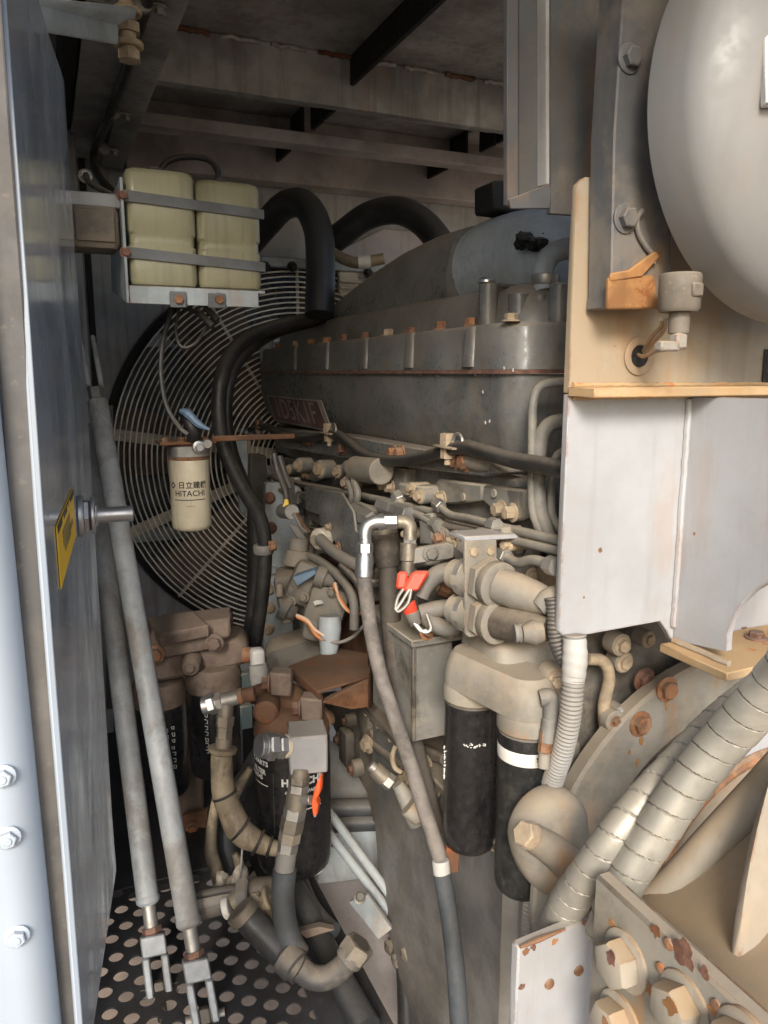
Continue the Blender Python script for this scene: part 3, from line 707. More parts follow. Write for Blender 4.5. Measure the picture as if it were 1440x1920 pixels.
strut(P(183, 752, Y=1.9), P(386, 1915, Y=1.29), .0225, 'nearer dusty grey stay strut slanting from wall to deck beside the door', V((1, -.1, 0)), .115, True)
strut(P(165, 800, Y=2.0), P(300, 1865, Y=1.40), .0225, 'rear grey stay strut partly hidden behind the nearer strut', V((1, -.1, 0)), .115)
# thin dark upright bracket strip behind the struts with a nut
ub = thing('wall_strap', 'dark steel strap with square nut plate behind the struts', 'strap', P(205, 1100, Y=2.2))
b = MB(); q = [P(x, y, Y=2.2) for x, y in ((190, 760), (212, 760), (222, 1330), (200, 1330))]; b.prism(q, (0, .01, 0), .001); b.put('strap_body', 'dark_steel', ub)
b = MB(); q = [P(x, y, Y=2.19) for x, y in ((197, 1040), (215, 1038), (217, 1062), (199, 1066))]; b.prism(q, (0, -.01, 0), .002); b.put('nut_plate', 'zinc_dull', ub)
bolt(ub, P(207, 1052, Y=2.179), -AY, .009, .007, 'zinc_dull')
b = MB(); q = [P(x, y, Y=2.05) for x, y in ((236, 1300), (262, 1290), (258, 1340), (236, 1350))]; b.prism(q, (0, .01, 0), .002); b.put('strut_clip', 'guard_bar', ub)
# big radiator hoses
for pts, r, lab in ((((470, 455, 2.45), (500, 420, 2.4), (535, 385, 2.3), (572, 385, 2.22), (596, 430, 2.18), (601, 500, 2.16), (599, 590, 2.15)), .0415, 'fat black radiator hose bending down behind the engine cover'),
                    (((600, 470, 2.6), (640, 440, 2.55), (690, 405, 2.5), (745, 395, 2.45), (790, 415, 2.4), (825, 455, 2.35), (850, 500, 2.3)), .043, 'fat black hose arching towards the intake duct')):
    t = MB(); t.tube(PS(2, *pts), r, 20, 8); tag(t.put('radiator_hose', 'rubber_clean'), lab, 'hose', 'radiator hoses')
hh = thing('heater_hose', 'thin dusty tan hose with pale sleeve below the arching black hose', 'hose', P(620, 472, D=2.5))
t = MB(); t.tube(PS(2.5, (590, 450), (620, 472), (655, 490), (680, 492), (720, 485)), .018, 12); t.put('hose_body', 'tan_hose', hh)
t = MB(); t.lathe(P(672, 492, D=2.5), P(692, 491, D=2.5)-P(672, 492, D=2.5), [(.0215, 0), (.0215, .04)], 16); t.put('sleeve', 'white_band', hh)
# ================================================================ engine
en = thing('engine', 'large grey dusty diesel engine with long bolted valve cover', 'engine', (1.05, 1.8, -.3))
b = MB(); b.box((.745, 1.12, .42), (1.36, 2.58, .93), .012, seg=2); b.put('block', 'engine_dirty', en)
b = MB(); b.box((.725, 1.10, .93), (1.38, 2.62, 1.022), .010, seg=2); b.put('cylinder_head', 'engine', en)
# ledges and ribs cast in the block side
for z, y0, y1, x in ((.905, 1.15, 2.5, .715), (.80, 1.15, 2.45, .722), (.52, 1.15, 2.5, .728)):
    b = MB(); b.box((x, y0, z-.02), (.7445, y1, z+.02), .008, seg=2); b.put('cast_ledge', 'engine_dirty', en)
for k in range(9):
    y = 1.2+k*.15; b = MB(); b.box((.730, y, .54), (.7445, y+.018, .78), .005); b.put('cast_rib', 'engine_dirty', en)
# valve cover, lower half
c0, c1 = 1.075, 2.72
b = MB(); b.rloft([(1.015, .775, 1.30, c0+.07, c1-.03, .05), (1.03, .752, 1.315, c0+.05, c1-.02, .05), (1.055, .728, 1.33, c0+.028, c1-.01, .05), (1.085, .712, 1.34, c0+.012, c1, .05), (1.125, .703, 1.345, c0+.004, c1, .05), (1.140, .700, 1.35, c0, c1, .05), (1.200, .698, 1.35, c0-.004, c1, .05)], 8); cv = b.put('valve_cover', 'engine', en)
b = MB(); b.rloft([(1.2005, .690, 1.358, c0-.012, c1+.008, .055), (1.2065, .690, 1.358, c0-.012, c1+.008, .055)], 8); b.put('cover_gasket', 'rust_bolt_dark', en)
b = MB(); b.rloft([(1.207, .696, 1.352, c0-.006, c1, .05), (1.276, .700, 1.35, c0, c1, .05), (1.284, .706, 1.345, c0+.006, c1-.006, .05)], 8); uc = b.put('upper_cover', 'engine', en)
b = MB(); b.rloft([(1.2842, .742, 1.32, c0+.05, c1-.05, .06), (1.330, .752, 1.31, c0+.06, c1-.07, .06), (1.352, .766, 1.30, c0+.075, c1-.09, .06), (1.358, .785, 1.28, c0+.09, c1-.11, .06)], 8); b.put('cover_lid', 'engine', en)
for px, py in ((522, 664), (553, 659), (583, 655), (613, 652), (645, 647), (685, 640), (728, 634), (770, 627), (826, 620), (882, 611), (958, 603)):
    p = P(px, py, X=.722) if px < 900 else P(px, py, Y=1.10); p.z = 1.285
    bolt(en, p, AZ, random.uniform(.0105, .013), random.uniform(.010, .014), random.choice(('rust_bolt', 'rust_bolt_dark', 'rust_bolt_dark', 'dusty_bolt')))
# flared skirt and pads below each cover bolt
for k, px in enumerate((553, 613, 685, 770, 882)):
    p = P(px, 650, X=.70); b = MB(); b.rloft([(1.212, .690, .72, p.y-.02, p.y+.02, .009), (1.276, .694, .72, p.y-.017, p.y+.017, .009), (1.282, .698, .72, p.y-.013, p.y+.013, .008)]); b.put('cover_boss', 'engine', uc)
# bosses at the near end
for px, py0, py1, rpx, Y in ((914, 530, 615, 17, 1.22), (972, 548, 605, 20, 1.17), (1010, 550, 610, 15, 1.15), (1046, 530, 640, 19, 1.12)):
    p0, p1 = P(px, py1, Y=Y), P(px, py0, Y=Y); b = MB(); b.cyl(V((p0.x, Y, 1.275)), V((p0.x, Y, p1.z)), L(rpx, 1.38), n=24, bev=.004); b.put('end_boss', 'engine', uc)
p = P(500, 640, Y=2.66); b = MB(); b.cyl(V((p.x, 2.66, 1.24)), V((p.x, 2.66, P(500, 622, Y=2.66).z)), .024); b.put('end_boss', 'pale_blue', uc)
# flaked paint along the gasket seam
for k in range(16):
    y_ = random.uniform(1.12, 2.3); z_ = random.choice((1.199, 1.196, 1.208)); b = MB(); b.ball(V((.6965, y_, z_)), .0022, .35, random.uniform(1, 3.5), random.uniform(.5, 1.1), 7, .45); b.put('paint_flake', 'white_band' if k % 3 else 'dusty_bolt', cv)
for px, py in ((945, 690), (962, 694), (918, 790), (910, 793), (905, 735)):
    b = MB(); b.ball(P(px, py, X=.697), .0026, .3, .9, 1.1, 8, .4); b.put('paint_flake', 'white_band', cv)
# nameplate
bx = .6965
q = [P(x, y, X=bx) for x, y in ((500, 748), (601, 742), (623, 802), (514, 796))]
zt, zb = (q[0].z+q[1].z)/2, (q[2].z+q[3].z)/2
q = [V((bx, q[0].y, zt)), V((bx, q[1].y, zt)), V((bx, q[2].y, zb)), V((bx, q[3].y, zb))]
b = MB(); b.prism(q, (.004, 0, 0), .001); np_ = b.put('nameplate', 'badge_edge', cv, 'slanted brown cast nameplate with raised model code')
cc = sum(q, V((0, 0, 0)))/4
b = MB(); b.prism([cc+(x-cc)*.90+V((-.0016, 0, 0)) for x in q], (.002, 0, 0), .0005); b.put('nameplate_field', 'badge', np_)
vs, fs = text_mesh('1D5K1F', .082, bold=.0002, sx=1.55); b = MB()
hgt = zt-zb; sh = ((q[3].y-q[0].y)+(q[2].y-q[1].y))/2/hgt
b.add([V((cc.x-.0030, cc.y-x-y*sh*.9, cc.z+y*1.05)) for x, y in vs], fs); b.put('raised_letters', 'badge_edge', np_)
# bolted rail below the cover
b = MB(); b.prism([P(x, y, X=.690) for x, y in ((505, 801), (640, 815), (905, 862), (938, 886), (908, 894), (700, 868), (530, 840))], (.05, 0, 0), .003); rail = b.put('mount_rail', 'engine', en)
for px, py, r in ((574, 829, .009), (585, 829, .009), (644, 841, .012), (739, 848, .0115), (753, 849, .0115), (854, 863, .0125), (875, 866, .0135)):
    bolt(en, P(px, py, X=.6895), -AX, r, .013, 'rust_bolt' if px > 700 else 'rust_bolt_dark')
b = MB(); p = P(898, 869, X=.685); b.lathe(p+V((.01, .05, 0)), V((0, -1, 0)), [(.017, 0), (.017, .05), (.012, .075)], 14); b.put('cast_boss', 'cast_dusty', en)
# hanging lugs of the head with bolt pairs
for poly, bl in ((((660, 868), (760, 880), (758, 915), (742, 926), (722, 922), (690, 900)), ((722, 910), (734, 913))),
                 (((820, 898), (903, 908), (903, 938), (862, 944), (838, 946), (812, 930), (812, 912)), ((817, 931), (829, 935))),
                 (((905, 910), (1000, 920), (1003, 968), (968, 978), (940, 972), (906, 942)), ((940, 955), (961, 961))),
                 (((545, 862), (625, 872), (626, 890), (590, 905), (548, 890)), ((575, 889),)),
                 (((627, 874), (668, 880), (680, 910), (640, 905)), ((640, 892),))):
    b = MB(); b.prism([P(x, y, X=.700) for x, y in poly], (.034, 0, 0), .004); b.put('head_lug', 'engine_dusty' if poly[0][0] > 650 else 'engine_dirty', en)
    for px, py in bl: bolt(en, P(px, py, X=.6985), -AX, .0115, .014, 'dusty_bolt', washer=True)
for px, py in ((870, 932), (928, 925)):
    p = P(px, py, X=.699); b = MB(); b.cyl(p, p-AX*.004, .008, n=12); b.put('casting_plug', 'cast_dusty', en)
# long intake-side casting under the lugs
b = MB(); b.prism([P(x, y, X=.728) for x, y in ((560, 895), (760, 925), (1070, 985), (1070, 1030), (760, 962), (560, 915))], (.03, 0, 0), .004); b.put('water_jacket', 'engine_dusty', en)
# near end: rear plate, gear housing
b = MB(); b.rloft([(.36, .80, 1.40, 1.06, 1.118, .02), (.90, .80, 1.40, 1.06, 1.118, .02), (1.0, .86, 1.34, 1.07, 1.118, .02)]); b.put('gear_housing', 'engine_dirty', en)
# sump with sloping bottom
b = MB(); yy0, yy1 = .99, 1.60
b.prism([(.665, yy1, .42), (.665, yy1+.02, .22), (.665, yy1-.02, .03), (.665, yy1-.08, -.10), (.665, yy1-.30, -.42), (.665, yy0, -.42), (.665, yy0, .42)], (.70, 0, 0), .02); b.put('oil_sump', 'sump', en)
b = MB(); b.box((.64, .98, .405), (1.36, 1.66, .425), .004); b.put('sump_flange', 'engine_dirty', en)
b = MB(); b.prism([(.70, 1.60, .46), (.70, 2.5, .46), (.70, 2.5, .36), (.70, 1.75, .32), (.70, 1.60, .22)], (.55, 0, 0), .01); b.put('crankcase_skirt', 'engine_dirty', en)
for k in range(9):
    y = 1.02+k*.072; bolt(en, (.652, y, .4045), -AZ, .007, .008, 'dusty_bolt')
# jagged dirt crust along the sump's front bottom edge
for px, py in ((705, 1690), (716, 1735), (730, 1775), (742, 1800), (760, 1790)):
    b = MB(); b.ball(P(px, py, X=.668), .018, .6, 1.1, 1.0, 10, .25); b.put('grease_clod', 'engine_dirty', en)
b = MB(); b.prism([P(x, y, X=.705) for x, y in ((598, 1300), (612, 1335), (640, 1400), (688, 1490), (700, 1545), (780, 1545), (780, 1290)) ], (.05, 0, 0), .006); b.put('skirt_panel', 'engine_dirty', en)
# drain-side bosses on the skirt
for px, py, r in ((640, 1385, .02), (667, 1440, .024), (655, 1350, .018), (700, 1380, .02), (742, 1420, .016)):
    p = P(px, py, X=.69); b = MB(); b.cyl(p+AX*.02, p-AX*.012, r, n=16); b.put('cast_boss', 'engine_dirty', en); bolt(en, p-AX*.012, -AX, r*.5, .008, 'rust_bolt_dark')

# front gear case plate, far end, facing the camera
b = MB(); b.prism([P(x, y, Y=2.36) for x, y in ((499, 905), (560, 905), (620, 930), (620, 1240), (492, 1240))], (0, .05, 0), .004); fp = b.put('gear_case', 'pale_blue', en)
for px, py, m in ((505, 934, 'rust_bolt_dark'), (508, 990, 'rust_bolt_dark'), (511, 1068, 'pale_blue'), (503, 1106, 'dusty_bolt'), (503, 1180, 'dusty_bolt'), (505, 1140, 'dusty_bolt')):
    bolt(en, P(px, py, Y=2.359), -AY, .014, .010, m)
b = MB(); b.prism([P(x, y, Y=2.40) for x, y in ((470, 850), (500, 855), (499, 1230), (468, 1220))], (0, .05, 0), .004); b.put('gear_case_edge', 'dark_steel', en)
b = MB(); b.prism([P(x, y, Y=2.44) for x, y in ((438, 820), (468, 815), (472, 980), (450, 960))], (0, .02, 0), .003); b.put('shroud_bracket', 'pale_blue', en)
b = MB(); b.prism([P(x, y, Y=2.43) for x, y in ((464, 815), (470, 815), (475, 985), (469, 985))], (0, .03, 0), .001); b.put('shroud_edge', 'dusty_bolt', en)

# intake duct: hump over the cover, then the bright elbow
idt = thing('intake_duct', 'humped grey intake duct rising over the valve cover to a bright elbow', 'duct', (.95, 1.9, 1.33))
rings = []
for (y, x, rx, zt_) in ((2.64, .99, .185, 1.352), (2.52, .99, .19, 1.372), (2.34, .985, .19, 1.405), (2.15, .98, .19, 1.445), (1.97, .975, .185, 1.482), (1.80, .97, .175, 1.508), (1.66, .965, .155, 1.522), (1.56, .962, .13, 1.525)):
    ring = []; z0_ = 1.31; zc_ = (z0_+zt_)/2; rz = (zt_-z0_)/2
    for k in range(36):
        a = 2*math.pi*k/36; s_ = 2/4.5; cx_ = math.copysign(abs(math.cos(a))**s_, math.cos(a)); sz_ = math.copysign(abs(math.sin(a))**s_, math.sin(a))
        ring.append(V((x+rx*cx_*(1-.16*max(0, sz_)), y, zc_+rz*sz_)))
    rings.append(ring)
b = MB(); b.loft(rings); b.put('duct_body', 'engine', idt, angle=30)
b = MB(); b.tube([V((.955, 1.72, 1.40)), V((.945, 1.54, 1.435)), V((.955, 1.38, 1.435)), V((1.01, 1.25, 1.415)), V((1.12, 1.17, 1.395)), V((1.3, 1.13, 1.39))], [.098, .100, .096, .092, .088, .085], 28, 8); el = b.put('elbow', 'elbow', idt)
b = MB()
for k in range(16): b.ball(P(998+random.uniform(-24, 24), 452+random.uniform(-9, 11), D=1.435+.045*random.random()), .012, 1, 1, .8, 8, .3)
b.put('tar_blotch', 'black_and_shade', idt, 'black sticky blotch on the elbow')
p = P(912, 528, Y=1.22); b = MB(); b.lathe(p-AZ*.002, AZ, [(.016, 0), (.016, .004), (.010, .009), (.004, .011)], 20); b.put('glint_cap', 'zinc', idt)  # added plated cap, put in to catch a sun glint
# small bypass pipe beside the elbow
bpz = thing('bypass_pipe', 'short bent grey pipe rising beside the intake elbow', 'pipe', P(1012, 540, D=1.33))
b = MB(); b.tube(PS(1.33, (1022, 545), (1018, 510), (1030, 482), (1055, 468), (1085, 466), (1120, 470)), .0185, 16); b.put('pipe_body', 'pale_blue', bpz)
b = MB(); b.lathe(P(1022, 534, D=1.33), AZ, [(.022, 0), (.024, .003), (.024, .016), (.022, .018)], 20); b.put('collar', 'zinc_dull', bpz)
t = MB(); t.tube(PS(1.36, (935, 535), (980, 540), (1025, 560), (1065, 590)), .004, 8); tag(t.put('sender_wire', 'wire_dark'), 'thin black wire across the near end of the valve cover', 'wire')

# three bent steel pipes at the near corner
for pts, r, lab in ((((1090, 716), (1040, 717), (1012, 726), (1000, 755), (998, 820), (998, 940), (1008, 985), (1030, 1030), (1062, 1085)), .0072, 'outermost thin bent steel pipe at the near corner of the engine'),
                    (((1090, 788), (1050, 790), (1026, 800), (1012, 835), (1011, 940), (1022, 985), (1045, 1050), (1075, 1125)), .0118, 'thickest bent steel pipe at the near corner of the engine'),
                    (((1090, 842), (1060, 845), (1042, 858), (1035, 890), (1034, 955), (1045, 985), (1075, 1035)), .0065, 'short inner bent steel pipe beside the thick pipe')):
    t = MB(); t.tube(PS(1.20, *pts), r, 14); tag(t.put('steel_pipe', 'engine_dusty'), lab, 'pipe', 'bent steel pipes')

# wiring harness clipped along the rail
wh = thing('wiring_harness', 'black wiring harness drooping along the rail below the valve cover', 'wiring', P(740, 860, X=.67))
b = MB(); b.tube([P(x, y, X=.672) for x, y in ((470, 806), (500, 800), (520, 812), (560, 822), (600, 817), (628, 813), (652, 827), (680, 850), (715, 862), (755, 864), (800, 856), (838, 845), (870, 838), (905, 846), (960, 862), (1015, 872), (1075, 884))], [.0125]*10+[.0135]*4, 12); b.put('sleeve', 'rubber', wh)
for px, py in ((487, 803), (620, 815), (845, 842)):
    p = P(px, py, X=.668)
    b = MB(); b.obox(p+V((0, 0, .004)), AY, AX, AZ, .075, .035, .004, .001); b.put('clip_plate', 'dusty_bolt', wh)
    b = MB(); b.hexa(p+V((0, .012, .006)), p+V((0, .012, .028)), .0145, .3); b.put('clip_nut', 'dusty_bolt' if px > 500 else 'rust_bolt', wh)
    b = MB(); b.hexa(p+V((0, .012, -.018)), p+V((0, .012, .002)), .013, .1); b.cyl(p+V((0, .012, -.030)), p+V((0, .012, -.016)), .006, n=8); b.put('clip_bolt', 'dusty_bolt', wh)
    b = MB(); pc = p+V((-.002, -.030, .012)); b.tube([pc+V((0, .018*math.cos(R(a)), .018*math.sin(R(a)))) for a in range(-30, 211, 24)], .003, 6); b.put('clip_loop', 'zinc_dull', wh)

# fuel pipes along the block
for pts, lab in ((((506, 893), (560, 906), (640, 921), (720, 938), (800, 957), (880, 975), (960, 993), (1070, 1018)), 'upper thin fuel pipe running along the engine block'), (((506, 915), (560, 925), (640, 941), (720, 958), (800, 976), (870, 992), (960, 1012), (1070, 1038)), 'lower thin fuel pipe running along the engine block')):
    t = MB(); t.tube([P(x, y, X=.668) for x, y in pts], .0075, 10); tag(t.put('fuel_pipe', 'engine_dusty'), lab, 'pipe', 'fuel pipes')
ck = thing('pipe_clamp', 'angular steel clamp block holding the two fuel pipes', 'clamp', P(800, 990, X=.66))
b = MB(); b.prism([P(x, y, X=.650) for x, y in ((785, 965), (808, 962), (810, 1020), (787, 1022))], (.03, 0, 0), .003); b.put('clamp_plate', 'engine_dusty', ck)
b = MB(); b.prism([P(x, y, X=.645) for x, y in ((890, 990), (940, 988), (945, 1008), (900, 1015))], (.04, 0, 0), .003); b.put('pipe_cover', 'engine_dusty', ck)
bolt(ck, P(827, 1008, X=.655), -AX, .010, .012, 'rust_bolt'); bolt(ck, P(846, 1015, X=.655), -AX, .008, .01, 'dusty_bolt')
# pipe unions
un = thing('pipe_union', 'dusty hex pipe union joining the fuel pipes', 'fitting', P(730, 960, X=.64))
for pts in (((715, 945), (740, 955)), ((740, 955), (768, 965))):
    p0, p1 = [P(x, y, X=.642) for x, y in pts]; b = MB(); b.hexa(p0, p1, .017, .2); b.put('union_nut', 'zinc_dull', un)
for pts in (((662, 958), (680, 968)), ((676, 966), (700, 976))):
    p0, p1 = [P(x, y, X=.640) for x, y in pts]; b = MB(); b.hexa(p0, p1, .020, .5); b.put('union_nut', 'zinc_dull', un)
p0, p1 = [P(x, y, X=.640) for x, y in ((678, 975), (676, 1010))]; b = MB(); b.hexa(p0, p1, .017, .5); b.put('union_nut', 'zinc_dull', un)

# solenoid with two leads
sl = thing('solenoid', 'dusty cylindrical solenoid with two grey leads under the rail', 'solenoid', P(695, 885, X=.66))
p0, p1 = P(668, 878, X=.665), P(716, 884, X=.665); b = MB(); b.cyl(p0, p1, .030, n=20); b.put('body', 'cast_dusty', sl)
b = MB(); b.cyl(p0+(p0-p1)*.35, p0, .018, n=14); b.put('terminal', 'wire_grey', sl)
for dx_ in (0, 11):
    b = MB(); b.tube([P(x+dx_, y, X=.655-.004*(dx_ > 0)) for x, y in ((658, 880), (653, 900), (660, 925), (655, 945), (640, 962))], .0085, 8); b.put('lead', 'wire_grey', sl)
b = MB(); p = P(668, 893, X=.65); b.box(p-V((.004, .02, .006)), p+V((.004, .02, .006)), .001); b.put('lead_clip', 'zinc_dull', sl)

# flat control bracket (dark plate) with knob
cb = thing('control_bracket', 'dark stepped sheet bracket with cream knob on the engine side', 'bracket', P(640, 1060, X=.62))
b = MB(); b.prism([P(x, y, X=.615) for x, y in ((571, 912), (640, 924), (662, 960), (666, 995), (690, 1012), (693, 1070), (668, 1062), (640, 1040), (622, 1005), (600, 985), (598, 965), (573, 955))], (.006, 0, 0), .001); b.put('sheet', 'engine', cb)
b = MB(); b.prism([P(x, y, X=.630) for x, y in ((574, 955), (600, 965), (600, 985), (578, 975))], (.03, 0, 0), .003); b.put('block_behind', 'engine_dirty', cb)
p = P(612, 1007, X=.612); b = MB(); b.lathe(p+AX*.004, V((-1, -.55, 0)), [(.020, 0), (.020, .006), (.026, .010), (.027, .034), (.022, .040)], 22); b.put('knob', 'guard_bar', cb)
b = MB(); b.lathe(p+V((-1, -.55, 0)).normalized()*.041, V((-1, -.55, 0)), [(.012, 0), (.012, .006)], 12); b.put('knob_cap', 'cast_dusty', cb)
bolt(cb, P(634, 1030, X=.612), -AX, .013, .016, 'rust_bolt'); bolt(cb, P(618, 988, X=.613), -AX, .008, .01, 'dusty_bolt')
b = MB(); b.tube(PS(1.72, (600, 1010, 1.85), (620, 1030, 1.8), (650, 1050, 1.74), (690, 1070, 1.68)), .014, 10); b.put('conduit', 'wire_grey', cb)
# upper-left mounting tab with yellow mark and little pipes
ub = thing('speed_sensor', 'round sensor with yellow tag and reddish wires by the gear case', 'sensor', P(545, 955, D=2.05))
b = MB(); b.prism([P(x, y, X=.66) for x, y in ((530, 896), (552, 895), (556, 945), (534, 945))], (.02, 0, 0), .003); b.put('tab', 'engine_dusty', ub)
p = P(530, 958, D=2.05); b = MB(); b.cyl(p, P(548, 960, D=1.98), .02, n=18); b.put('sensor_body', 'zinc_dull', ub)
b = MB(); b.prism(PS(2.0, (531, 950), (544, 950), (541, 936), (536, 935)), (-.004, -.004, 0), .001); b.put('yellow_mark', 'yellow_tag', ub)
for o_ in (0, 6): b = MB(); b.tube(PS(1.98, (550+o_, 962), (558+o_, 975), (566+o_, 990), (576+o_, 998)), .005, 8); b.put('lead', 'rust_box' if o_ else 'wire_grey', ub)
p0, p1 = PS(1.98, (549, 984), (573, 1020)); b = MB(); b.obox((p0+p1)/2, p1-p0, RT, (p1-p0).cross(RT), (p1-p0).length, .024, .022, .004); b.put('connector', 'wire_grey', ub)
b = MB(); b.obox(p1+(p1-p0)*.1, p1-p0, RT, (p1-p0).cross(RT), .016, .018, .016, .002); b.put('connector_end', 'rust_box', ub)
for pts in (((514, 850), (520, 880), (535, 920), (538, 945)), ((524, 855), (535, 890), (545, 915))):
    b = MB(); b.tube(PS(2.02, *pts), .0085, 8); b.put('conduit', 'wire_dark', ub)
# feed pump cluster
fp_ = thing('feed_pump', 'cluster of grey castings forming the greasy fuel feed pump', 'pump', P(585, 1230, D=1.9))
for c_, sz, rot, m in ((P(590, 1100, D=1.93), (.13, .10, .11), 25, 'engine_dusty'), (P(612, 1132, D=1.90), (.10, .09, .10), 20, 'engine_dusty'), (P(555, 1100, D=1.97), (.10, .10, .10), -10, 'engine_dirty'), (P(600, 1165, D=1.9), (.085, .08, .09), 10, 'engine_dusty')):
    b = MB(); q = Quaternion((0, 1, 0), R(rot)) @ Quaternion((0, 0, 1), R(-20)); b.box(c_-V(sz)/2, c_+V(sz)/2, .018, q, 2); b.put('pump_casting', m, fp_)
b = MB(); b.prism(PS(1.84, (548, 1082), (590, 1068), (594, 1076), (556, 1100)), (.02, .03, 0), .002); b.put('name_tab', 'wire_blue', fp_)
p0, p1 = PS(1.95, (562, 1010), (556, 1062)); b = MB(); b.cyl(p0, p0.lerp(p1, .45), .024, n=16); b.cyl(p0.lerp(p1, .44), p1, .03, .036, 16); b.put('inlet_stub', 'cast_dusty', fp_)
p0, p1 = PS(1.85, (592, 1078), (628, 1092)); b = MB(); b.cyl(p0, p0.lerp(p1, .5), .026, n=18); b.cyl(p0.lerp(p1, .5), p1, .018, .013, 16); b.put('plug_boot', 'wire_grey', fp_)
p0, p1 = PS(1.85, (527, 1137), (555, 1152)); b = MB(); b.cyl(p0, p0.lerp(p1, .55), .030, n=18); b.cyl(p0.lerp(p1, .55), p1, .021, .016, 16); b.put('plug_boot', 'conduit_dark', fp_)
b = MB(); b.prism(PS(1.9, (520, 1118), (543, 1115), (548, 1170), (528, 1172)), (.02, .04, 0), .004); b.put('side_block', 'engine_dusty', fp_)
b = MB(); b.tube(PS(1.82, (618, 1155), (618, 1180), (617, 1215), (613, 1228)), [.026, .028, .022, .018], 16); b.put('drain_tube', 'pale_blue', fp_)
b = MB(); b.cyl(*PS(1.88, (524, 1095), (524, 1118)), .009, n=10); b.put('bleed_screw', 'cast_dusty', fp_)
b = MB(); b.ball(P(597, 1130, D=1.83), .011, 1.2, .3, .5, 8, .4); b.put('paint_chip', 'white_band', fp_)
for k, (px, py) in enumerate(((570, 1120), (622, 1110), (585, 1175), (545, 1128))): bolt(fp_, P(px, py, D=1.84), V((-.5, -.8, .1)), .009, .008, 'engine_dusty')
for pts, m in ((((628, 1092), (632, 1110), (640, 1130), (652, 1145)), 'wire_pale'), (((626, 1095), (634, 1115), (645, 1135), (660, 1150), (680, 1148), (690, 1140)), 'wire_orange'), (((555, 1153), (575, 1162), (590, 1180), (608, 1192)), 'wire_pale'), (((556, 1156), (578, 1168), (590, 1188), (605, 1200)), 'wire_orange'), (((600, 1196), (630, 1205), (660, 1195), (685, 1170)), 'wire_grey')):
    b = MB(); b.tube(PS(1.80, *pts), .0042, 8); b.put('lead', m, fp_)
# brown wall and clutter between pump and hoses
b = MB(); b.prism([P(x, y, X=.70) for x, y in ((630, 1060), (700, 1075), (760, 1180), (760, 1300), (640, 1300), (630, 1200))], (.04, 0, 0), .006); b.put('crankcase_door', 'rust_box', en)
for px, py in ((652, 1110), (690, 1130), (655, 1230), (672, 1290)): bolt(en, P(px, py, X=.6995), -AX, .011, .010, 'dusty_bolt')
for pts, r, m, lab in ((((560, 1035, 2.0), (600, 1052, 1.9), (640, 1085, 1.8), (662, 1125, 1.75), (664, 1180, 1.75)), .011, 'wire_grey', 'grey cable curving down past the feed pump'),
                       (((640, 1060, 1.75), (672, 1095, 1.7), (690, 1140, 1.66), (700, 1200, 1.62), (712, 1260, 1.6)), .009, 'wire_dark', 'thin dark cable beside the speckled hose'),
                       (((555, 905, 2.1), (600, 918, 2.0), (650, 940, 1.9), (700, 985, 1.8)), .008, 'wire_dark', 'thin dark cable above the control bracket'),
                       (((700, 1040, 1.6), (730, 1075, 1.55), (750, 1080, 1.5)), .010, 'engine_dusty', 'short dusty pipe between the two large hoses'),
                       (((830, 1060, 1.42), (850, 1058, 1.4), (872, 1064, 1.36)), .009, 'engine_dusty', 'short dusty pipe entering the coupling plate')):
    t = MB(); t.tube(PS(1.8, *pts), r, 10); tag(t.put('cable' if 'cable' in lab else 'short_pipe', m), lab, 'cable' if 'cable' in lab else 'pipe')
# rusty floor casting in front of the pump
b = MB(); b.prism([P(x, y, D=2.0) for x, y in ((492, 1235), (505, 1215), (575, 1195), (620, 1215), (640, 1260), (560, 1330), (494, 1320))], (.03, .09, 0), .01); b.put('pump_mount', 'engine_dirty', en)

# small fittings that crowd the engine side: plugs, banjo unions, clips, studs
for px, py, r, m in ((548, 880, .016, 'engine_dirty'), (566, 872, .022, 'engine_dusty'), (606, 880, .026, 'engine_dusty'), (640, 884, .018, 'engine_dirty'), (655, 905, .016, 'dusty_bolt'), (780, 915, .012, 'dusty_bolt'), (795, 930, .016, 'engine_dusty'), (770, 1000, .012, 'dusty_bolt'), (840, 1000, .014, 'engine_dusty'), (865, 1003, .010, 'dusty_bolt'), (960, 1020, .012, 'dusty_bolt'), (700, 1012, .018, 'engine_dusty'), (660, 1030, .014, 'dusty_bolt'), (645, 1075, .018, 'engine_dusty'), (672, 1065, .012, 'rust_bolt')):
    p = P(px, py, X=.672); q_ = V((-1, -.25, .05)).normalized()
    b = MB(); b.cyl(p-q_*.03, p+q_*.012, r, n=16); b.put('boss', m, en); bolt(en, p+q_*.012, q_, r*.62, .009, 'dusty_bolt' if r > .015 else m)
